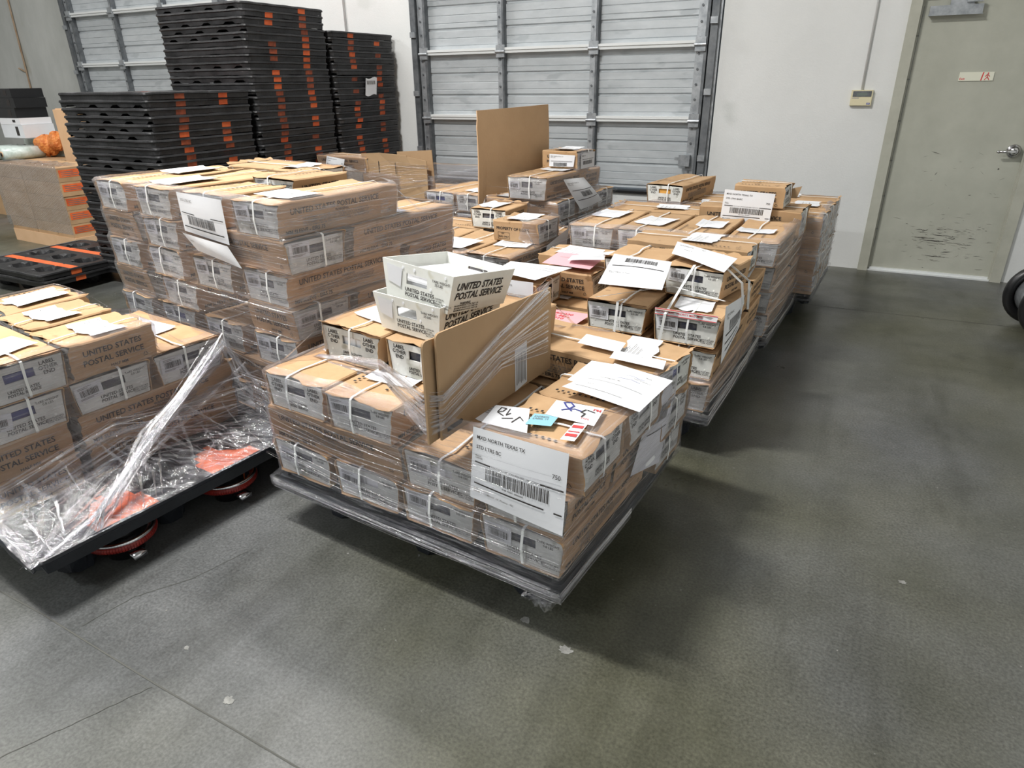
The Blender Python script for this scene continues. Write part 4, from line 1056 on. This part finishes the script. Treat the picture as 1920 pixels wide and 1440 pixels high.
sheet('document_sheet', dw(.27,.62,.668), dw(.56,.66,.72), dw(.30,.50,.668), dw(.60,.50,.71), .28, .12, [('t','Job Mailing Co',.05,.08,.012,2),('r',.03,.05,.2,.052,2),('t','Contractor',.2,.07,.010,2),('r',.05,.03,.25,.032,2)], 'narrow white sheet overlapping the pink one at the rear', cat='paper', bulge=.006, curl=.004)
sheet('document_sheet', dw(.32,.20,.500), dw(.57,.215,.500), dw(.30,-.005,.500), dw(.56,-.02,.498), .24, .2, [('t','06/09/2020\nFannie Mae\n 606-0010\n   of 2',.03,.14,.032,3)], 'pink sheet with red figures below the SCF tray', cat='paper', bulge=.003, mat='paper_pink')
sheet('document_sheet', dw(.935,.044,.640), dw(1.205,.044,.640), dw(.938,.040,.610), dw(1.20,.040,.610), .28, .03, [('t','PRIORITY MAIL   PRIORITY MAIL  MAIL',.005,.012,.0125,3),('r',.0,.002,.28,.005,3),('r',.0,.026,.28,.029,3)], 'red-and-white printed tape along the top of a tray end', cat='tape', bulge=.0)
# crossed white bundling straps on D
b = MB()
for pts, w_ in (([dw(1.02,.30,.775),dw(1.02,.262,.765),dw(.985,.03,.62),dw(.97,.03,.50),dw(.955,.035,.34)],.012),([dw(.66,.05,.645),dw(.95,.22,.69),dw(1.19,.20,.66)],.010),([dw(.80,.03,.66),dw(.765,.042,.64),dw(.76,.03,.50),dw(.75,.03,.34)],.012),([dw(1.16,.28,.785),dw(1.232,.30,.72),dw(1.24,.34,.62),dw(1.235,.2,.5)],.010),([dw(1.17,.33,.785),dw(1.24,.42,.70),dw(1.245,.45,.56)],.010)):
    b.ribbon([Vector(p) for p in pts], (w_,0,.002), 0, .0018)
obj('strap_set', b.mesh('strap_set',['strap']), label='white plastic straps crossing over the second right-row load', cat='strap')
# E placard, K placards
sheet('placard', E_.w(.76,.625,.905), E_.w(1.06,.625,.895), E_.w(.75,.615,.70), E_.w(1.045,.615,.70), .28, .2, placard_items('MXD NORTH TEXAS TX','STD LTRS BARC','750',h_=.2), 'placard leaning on the large EMM tray at the third right-row load', bulge=.004)
sheet('placard', K_.w(1.215,.10,.895), K_.w(1.23,.38,.88), K_.w(1.24,.30,.66), K_.w(1.27,.66,.68), .28, .216, [('t','MXD NORTH TEXAS TX\nSTD LTRS',.015,.18,.012,2),('r',.02,.13,.26,.134,1),('bar',.08,.08,.2,.12),('r',.02,.06,.26,.064,1)], 'curled placard on the right flank of the load with tall cardboard', bulge=.03, curl=.02)
sheet('placard', K_.w(.90,.447,1.025), K_.w(1.12,.447,1.022), K_.w(.90,.444,.935), K_.w(1.11,.444,.94), .28, .12, [('t','MXD NORTH TEXAS TX\nSTD LTRS',.015,.095,.013,2),('bar',.05,.005,.2,.04),('r',.02,.05,.26,.054,1)], 'placard on the front of the topmost tray beside the tall cardboard', bulge=.002)
sheet('placard', K_.w(1.142,.50,1.03), K_.w(1.146,.72,1.03), K_.w(1.142,.50,.92), K_.w(1.146,.72,.92), .2, .12, [('bar',.03,.03,.16,.06),('r',.02,.07,.18,.073,1),('t','MXD TX',.015,.095,.013,2)], 'placard on the right end of the topmost tray', bulge=.002)
sheet('placard', H_.w(.03,.0,.925), H_.w(.26,-.01,.905), H_.w(.0,-.015,.785), H_.w(.22,-.02,.77), .28, .2, placard_items('MXD NORTH TEXAS TX','STD LTRS','750',h_=.2), 'small placard on the brown tray beside the black pallet stacks', bulge=.006)
sheet('document_sheet', F_.w(.05,.042,.72), F_.w(.30,.042,.72), F_.w(.05,.045,.625), F_.w(.30,.045,.625), .25, .1, [], 'blank cream sheet stuck on the crosswise tray by the wall', cat='paper', bulge=.001)
sheet('document_sheet', F_.w(.46,.042,.72), F_.w(.60,.042,.72), F_.w(.47,.045,.625), F_.w(.60,.045,.625), .15, .1, [], 'second blank sheet on the crosswise tray by the wall, right one', cat='paper', bulge=.001)
sheet('document_sheet', G_.w(1.228,.45,.60), G_.w(1.232,.75,.66), G_.w(1.228,.40,.44), G_.w(1.232,.68,.44), .2, .2, [], 'grey-looking sheet under film on the flank of the PROPERTY tray load', cat='paper', bulge=.004)
sheet('document_sheet', G_.w(.62,.05,.625), G_.w(.86,.05,.625), G_.w(.62,.30,.625), G_.w(.86,.30,.625), .2, .2, [], 'white sheet on the front trays of the PROPERTY tray load', cat='paper', bulge=.004)

# ------------------------------------------------------------ corrugated sheets
def board(name, outline, thick, to_world, label, cat='cardboard', mat='card_plain', extra=None, bend=None):
    """flat corrugated board: outline in (s,t), to_world(s,t,n)"""
    b = MB(); n = len(outline)
    top = [to_world(s_, t_, 0) for s_, t_ in outline]; bot = [to_world(s_, t_, -thick) for s_, t_ in outline]
    b.face(top); b.face(bot[::-1])
    for k in range(n): b.face([top[k], bot[k], bot[(k+1)%n], top[(k+1)%n]])
    if extra: extra(b)
    return obj(name, b.mesh(name, [mat,'ink','paper','ink_soft','strap']), label=label, cat=cat)
def rounded(pts, r, which):
    out = []; n = len(pts)
    for k, p in enumerate(pts):
        if k not in which: out.append(p); continue
        p = Vector(p); a = Vector(pts[k-1]); c = Vector(pts[(k+1)%n]); d1_ = (a-p).normalized(); d2_ = (c-p).normalized()
        for q in range(6):
            t = q/5; out.append(tuple((p+d1_*r)*(1-t)**2+p*2*t*(1-t)+(p+d2_*r)*t**2))
    return out
# standing folded board on B
tw = lambda s_, t_, n: B_.w(.826+n+.015*(s_-.3), s_, t_)
def lab_(b):
    b.face([tw(.03,.592,.0015),tw(.10,.592,.0015),tw(.107,.600,.0015),tw(.10,.608,.0015),tw(.03,.608,.0015)], 1)
    q = [(.40,.73),(.475,.735),(.475,.585),(.40,.575)]
    b.face([tw(s_,t_,.0015) for s_,t_ in q], 2)
    for k in range(7):
        s0 = .408+.009*k; b.face([tw(s0,.595+.004*(k%3),.003),tw(s0+.003,.595+.004*(k%3),.003),tw(s0+.003,.70+.003*(k%2),.003),tw(s0,.70+.003*(k%2),.003)],3)
out = rounded([(.005,.478),(.64,.478),(.64,.878),(.005,.905)], .018, (3,))
board('cardboard_sheet', [(.005,.575)] + [(.64,.575),(.64,.878)] + out[3:], .007, tw, 'large folded brown cardboard standing upright on the front-centre load', extra=lab_)
tw2 = lambda s_, t_, n: B_.w(.806+n, s_, t_)
board('cardboard_sheet', rounded([(-.035,.575),(.60,.575),(.60,.84),(-.035,.892)], .02, (3,)), .007, tw2, 'inner layer of folded cardboard showing left of the upright one')
# tall board on K
def tk(s_, t_, n):
    x0 = .585 + .17*s_ + .02*math.sin(s_*3); return K_.w(x0+n, -.055+.72*s_, t_)
b = MB()
def kb(u, v, n=0):
    zb = .70 if u < .06 else .757
    zt_ = 1.345 + .02*u
    z = zb+(zt_-zb)*v
    s_ = u
    if v > .9 and u < .12: s_ = u+.012
    p = tk(s_, z, n + .012*math.sin(v*3))
    return p
b.grid(lambda u,v: kb(u,v), 20, 12); b.grid(lambda u,v: kb(u,v,-.007), 20, 12)
for k in range(20): b.face([kb(k/20,1),kb((k+1)/20,1),kb((k+1)/20,1,-.007),kb(k/20,1,-.007)])
for k in range(12): b.face([kb(0,k/12),kb(0,(k+1)/12),kb(0,(k+1)/12,-.007),kb(0,k/12,-.007)],1); b.face([kb(1,k/12),kb(1,(k+1)/12),kb(1,(k+1)/12,-.007),kb(1,k/12,-.007)])
obj('cardboard_sheet', b.mesh('tall_board',['card_plain','card_light']), label='tall blank brown cardboard sheet standing in the middle before the roll-up door', cat='cardboard')
# flaps on H
hwf = lambda s_, t_, n: H_.w(s_, .02+n+.04*math.sin(s_*4), t_)
def slots(b):
    for s0 in (.62,.84): b.face([hwf(s0,.80,-.012),hwf(s0+.008,.80,-.012),hwf(s0+.008,.90,-.012),hwf(s0,.90,-.012)],1)
board('cardboard_sheet', [(.40,.60),(1.20,.62),(1.20,.93),(.98,.955),(.98,.965),(.62,.97),(.40,.955)], -.006, hwf, 'slotted brown cardboard flaps wrapped in film beside the black stacks', extra=slots)
board('cardboard_sheet', [(.84,.65),(1.22,.65),(1.20,1.01),(.82,.985)], -.006, lambda s_,t_,n: H_.w(s_,.06+n,t_), 'taller brown flap behind the slotted cardboard by the roll-up door')
paths = []
for k in range(24):
    z = rb.uniform(.66,.93); paths.append([H_.w(.42,-.03,z-.06), H_.w(.8,-.03,z), H_.w(1.22,-.02,z*.6+.34)])
ribbons('film_band', paths, W_H, .007, seed=31)
# bent flap on E
board('cardboard_sheet', [(.0,.0),(.16,.0),(.18,.075),(.10,.05)], .005, lambda s_,t_,n: E_.w(.98+s_, .95+n, .83+t_), 'small bent cardboard flap sticking up at the rear of third right-row load')

# ------------------------------------------------------------ open white trays on B
def open_tray(label, loc, rotz, tilt, fill, nm):
    L, wt, wb, h = .325, .305, .262, .125
    root = obj('open_tray', None, None, loc, (R(tilt[0]), R(tilt[1]), rotz), label, 'open tray', 'open white trays')
    b = MB(); th = .004
    for sg in (1,-1):
        # side walls
        for off in (0, th):
            w0, w1 = wb/2-off, wt/2-off; l0, l1 = L/2-.012-off, L/2-off
            b.face([(sg*w0,-l0,0),(sg*w0,l0,0),(sg*w1,l1,h),(sg*w1,-l1,h)])
        b.face([(sg*wt/2,-L/2,h),(sg*wt/2,L/2,h),(sg*(wt/2-th),L/2,h),(sg*(wt/2-th),-L/2,h)])
    b.face([(-wb/2,-L/2+.012,0),(wb/2,-L/2+.012,0),(wb/2,L/2-.012,0),(-wb/2,L/2-.012,0)])
    for sg in (1,-1):
        xd = Vector((0,1,0))*sg; up = Vector((sg*(wt-wb)/2,0,h)).normalized(); o = Vector((sg*(wb/2+.0012),0,0))
        b.text('UNITED STATES\nPOSTAL SERVICE', o-xd*.135+up*h*.62, xd, up, .033, 1, .25, .03)
        b.text('WARNING', o-xd*.10+up*h*.22, xd, up, .011, 1, 0, .03)
        for k in range(3): b.text('MAXIMUM PENALTY FOR THEFT OR', o-xd*.125+up*(h*.17-k*.008), xd, up, .0075, 1, 0, .02)
    obj('tray_body', b.mesh('tray_body', ['plastic_clean','ink']), root)
    for sg in (-1,1):
        b = MB(); hx, z0, z1 = .044, h*.48, h*.76
        yy = lambda z: sg*(L/2-.012+.012*z/h); xx = lambda z: wb/2+(wt-wb)/2*z/h
        def q(*pts): b.face([(x, yy(z), z) for x, z in pts]); b.face([(x, yy(z)-sg*th, z) for x, z in reversed(pts)])
        zm = lambda u: h - .0*u
        q((-xx(0),0),(xx(0),0),(xx(z0),z0),(-xx(z0),z0)); q((-xx(z1),z1),(xx(z1),z1),(xx(h),h),(-xx(h),h))
        q((-xx(z0),z0),(-hx,z0),(-hx,z1),(-xx(z1),z1)); q((hx,z0),(xx(z0),z0),(xx(z1),z1),(hx,z1))
        b.face([(-xx(h),yy(h),h),(xx(h),yy(h),h),(xx(h),yy(h)-sg*th,h),(-xx(h),yy(h)-sg*th,h)])
        e = Vector((0, sg*.0014, 0)); xd = Vector((-sg,0,0))
        up = Vector((0, sg*.012, h)).normalized()
        def T(s_, x, z, sz, bo=.02): b.text(s_, Vector((0,yy(z),z))+e+xd*x, xd, up, sz, 1, 0, bo)
        T('UNITED STATES\nPOSTAL SERVICE', -.05, h*.30, .0175); T('TARE WEIGHT\n   .55 LBS', .066, h*.72, .0115, .01); T('102594-00-\n  V-1203\nPENN. INFINITE IPI\nOCT/NOV 2000', .078, h*.30, .0085, .01)
        for px, pz in ((-.06,h*.88),(-.01,h*.88),(.06,h*.5),(.12,h*.9),(.12,h*.2)): b.cyl(Vector((0,yy(pz),pz))+xd*px+e, Vector((0,yy(pz),pz))+xd*px, .005, n=10, mi=2)
        obj('tray_end', b.mesh('tray_end_open', ['plastic_clean','ink','paper']), root)
        if sg < 0:
            b = MB(); f = lambda x, z: Vector((x, yy(z)-.0022, z))
            b.face([f(-.125,h*.45),f(-.068,h*.35),f(-.062,h*.85),f(-.13,h*.9)]); obj('torn_label', b.mesh('torn_label2', ['paper']), root)
    for k, (mat_, zf) in enumerate(fill):
        b = MB(); rs = random.Random(k+nm)
        for j in range(10):
            z = .006+zf*j/10; d = rs.uniform(-.006,.006)
            b.box(-wb/2+.012+d, -L/2+.03+d, z, wb/2-.012+d, L/2-.03+d, z+zf/10-.0006)
        obj('paper_stack', b.mesh('paper_stack', [mat_]), root)
    return root
open_tray('lower open white tray resting on the front-centre load, mostly hidden', B_.w(.525,.40,.766), B_.a+R(-5), (-1,1), [('mail_white',.045)], 1)
open_tray('upper open white half tray with paper inside, reading UNITED STATES POSTAL SERVICE', B_.w(.555,.405,.856), B_.a+R(-4), (-8,4), [('mail_white',.085)], 2)

# ------------------------------------------------------------ brown cartons at far left, tall boards, things behind
bx_ang = R(-4)
ca, sa = math.cos(bx_ang), math.sin(bx_ang)
def kw(x, y, z=0): return Vector((-7.04+x*ca-y*sa, 4.02+x*sa+y*ca, z))
b = MB(); b.box(-1.25,-.0,0,0,.9,.13); o = obj('storage_pallet', b.mesh('storage_pallet',['card_light']), None, kw(0,0), (0,0,bx_ang), 'tan cardboard-covered pallet under the brown cartons at left', 'pallet')
def carton(me_name, sx, sy, sz, orange):
    b = MB(); b.box(-sx/2+.002,-sy/2+.002,0,sx/2-.002,sy/2-.002,sz-.003)
    m = obj('carton', None)
    return b
rc = random.Random(4)
cm = {}
for l in range(5):
    for ci, (x, w_) in enumerate(((-.36,.70),(-.98,.52))):
        z = .131+.137*l
        root = obj('carton', None, None, kw(x+rc.uniform(-.004,.004), .22, z), (0,0,bx_ang), 'brown carton in the wrapped stack at left, %s layer, %s' % (['bottom','second','third','fourth','top'][l], ['right one','left one'][ci]), 'carton', 'brown cartons in the wrapped stack')
        key = w_
        if key not in cm:
            b = MB(); b.box(-w_/2+.003,-.215,0,w_/2-.003,.215,.134,0); b.box(-w_/2+.002,-.003,.1335,w_/2-.002,.003,.1345,1); cm[key] = b.mesh('carton_body', ['card','ink_soft'])
        obj('carton_body', cm[key], root)
        if ci == 0:
            if 'lab' not in cm:
                b = MB(); b.box(0,-.13,0,.0015,.13,.07,0)
                for k in range(3): b.box(.0015,-.11,.012+.018*k,.002,.09-.04*k,.018+.018*k,1)
                cm['lab'] = b.mesh('orange_label', ['orange','ink_soft'])
            obj('orange_label', cm['lab'], root, (w_/2-.003,-.07,.045))
b = MB(); UV = []
def ck(u, v):
    # film veil: draped over the top edge and front
    x = -1.28+1.3*u; 
    if v < .3: y, z = .25-.27*v/.3, .832+.01*noise.noise(Vector((u*9,v*9,1)))+.02*(u>.5)*abs(noise.noise(Vector((u*12,v*12,4))))
    else: y, z = -.012+.008*noise.noise(Vector((u*6,v*9,2))), .83-.66*(v-.3)/.7
    return kw(x, y, z)
b.grid(ck, 30, 24); me = b.mesh('stretch_wrap', ['film_light'], True); ul = me.uv_layers.new(name='UVMap')
for poly in me.polygons:
    for li, v in zip(poly.loop_indices, poly.vertices):
        i, j = divmod(v, 25); ul.data[li].uv = (i/30*1.3, j/24*.8+i/60)
obj('stretch_wrap', me, label='thin loose film veil over the brown cartons at left', cat='plastic wrap', group='stretch film wraps')
b = MB(); b.box(-.24,-.0,0,.24,.03,1.28,0); b.box(-.24,.03,0,.24,.06,1.325,1); b.box(-.24,.0,1.28,.24,.03,1.315,1)
obj('cardboard_bundle', b.mesh('cardboard_bundle',['card_light','card_light']), None, (-7.80,4.72,0), (0,0,R(-3)), 'tall tan cardboard boards standing left of the black pallet stacks', 'cardboard')
# shelf-height cartons with rolls, bags and black boxes on them
b = MB(); b.box(-.75,-.4,0,.75,.4,.70,0); b.box(-.75,-.003,.70,.75,.003,.702,1)
obj('storage_carton', b.mesh('storage_carton',['card','ink_soft']), None, (-9.75,5.35,0), (0,0,R(-3)), 'large brown carton carrying film rolls behind the wrapped cartons', 'carton')
for k in range(4):
    b = MB(); b.cyl((0,-.28,0),(0,.2,0),.075,n=22,mi=0); b.cyl((0,-.285,0),(0,-.27,0),.035,n=16,mi=1); b.cyl((0,-.287,0),(0,-.284,0),.024,n=14,mi=2)
    x = -10.2+.165*k+(.0 if k<3 else .02)
    obj('film_roll', b.mesh('film_roll',['roll','card_light','ink'],True), None, (x,5.22,.778), (0,0,R(-3)), ['leftmost','second','third','rightmost'][k]+' roll of clear plastic film lying on the large carton', 'film roll', 'film rolls')
for k, (x, y, z, s) in enumerate(((-9.62,5.48,.83,.15),(-9.40,5.50,.84,.13),(-9.18,5.52,.86,.14))):
    b = MB(); n = 14
    def bag(u, v, s=s, k=k):
        t, p_ = u*2*math.pi, v*math.pi; r = s*(1+.25*noise.noise(Vector((math.cos(t)*2+k*5,math.sin(t)*2,v*4))))
        return (x+r*math.sin(p_)*math.cos(t)*1.05, y+r*math.sin(p_)*math.sin(t)*.8, z+r*(-math.cos(p_))*.85+(.06 if k else .02))
    b.grid(bag, 20, 12); obj('orange_bag', b.mesh('orange_bag',['bag']), label=['left','middle','right'][k]+' crumpled orange bag at far left behind the film rolls', cat='bag', group='orange bags')
for k, (x0,x1,z0,z1,m_) in enumerate(((-10.25,-9.78,.94,1.10,'paper'),(-10.25,-9.80,1.10,1.18,'mail_white'),(-10.25,-9.84,1.18,1.30,'rubber'),(-10.3,-9.80,1.30,1.42,'rubber'),(-10.3,-9.82,1.42,1.53,'rubber'))):
    b = MB(); b.box(x0,5.32,z0+.002,x1,5.72,z1); b.box(x1-.16,5.318,z0+.03,x1-.10,5.32,z1-.02,1)
    obj('storage_box', b.mesh('storage_box',[m_,'ink']), label='%s box stacked at the far left edge, %s of five' % ('white' if k<2 else 'black', ['lowest','second','middle','fourth','topmost'][k]), cat='box', group='boxes at the far left edge')
b = MB(); b.box(-10.35,5.6,.70,-9.0,5.9,.90); obj('grey_bundle', b.mesh('grey_bundle',['roll']), label='grey wrapped bundle behind the film rolls', cat='bundle')

# ------------------------------------------------------------ rubber-rimmed roller by the exit door
rt_ = obj('steel_roller', None, None, (1.175,5.25,.205), (0,0,R(8)), 'steel roller with two black rubber rims near the exit door', 'roller')
def torus(b, c, R_, r_, n=40, m=12, mi=0):
    i = len(b.v)
    for a in range(n):
        for q in range(m):
            t, s_ = 2*math.pi*a/n, 2*math.pi*q/m; rr = R_+r_*math.cos(s_)
            b.v.append((c[0]+rr*math.cos(t), c[1]+r_*1.1*math.sin(s_), c[2]+rr*math.sin(t)))
    for a in range(n):
        for q in range(m):
            b.f.append((i+a*m+q, i+((a+1)%n)*m+q, i+((a+1)%n)*m+(q+1)%m, i+a*m+(q+1)%m)); b.m.append(mi)
for y in (.1,-.22):
    b = MB(); torus(b, (0,y,0), .172, .032); obj('rubber_rim', b.mesh('rubber_rim',['rubber'],True), rt_)
b = MB(); b.cyl((0,.14,0),(0,-.26,0),.142,n=36); b.cyl((0,-.26,0),(0,-.29,0),.142,.09,n=36); b.cyl((0,-.29,0),(0,-1.1,-.02),.085,n=28)
obj('drum', b.mesh('drum',['steel'],True), rt_)
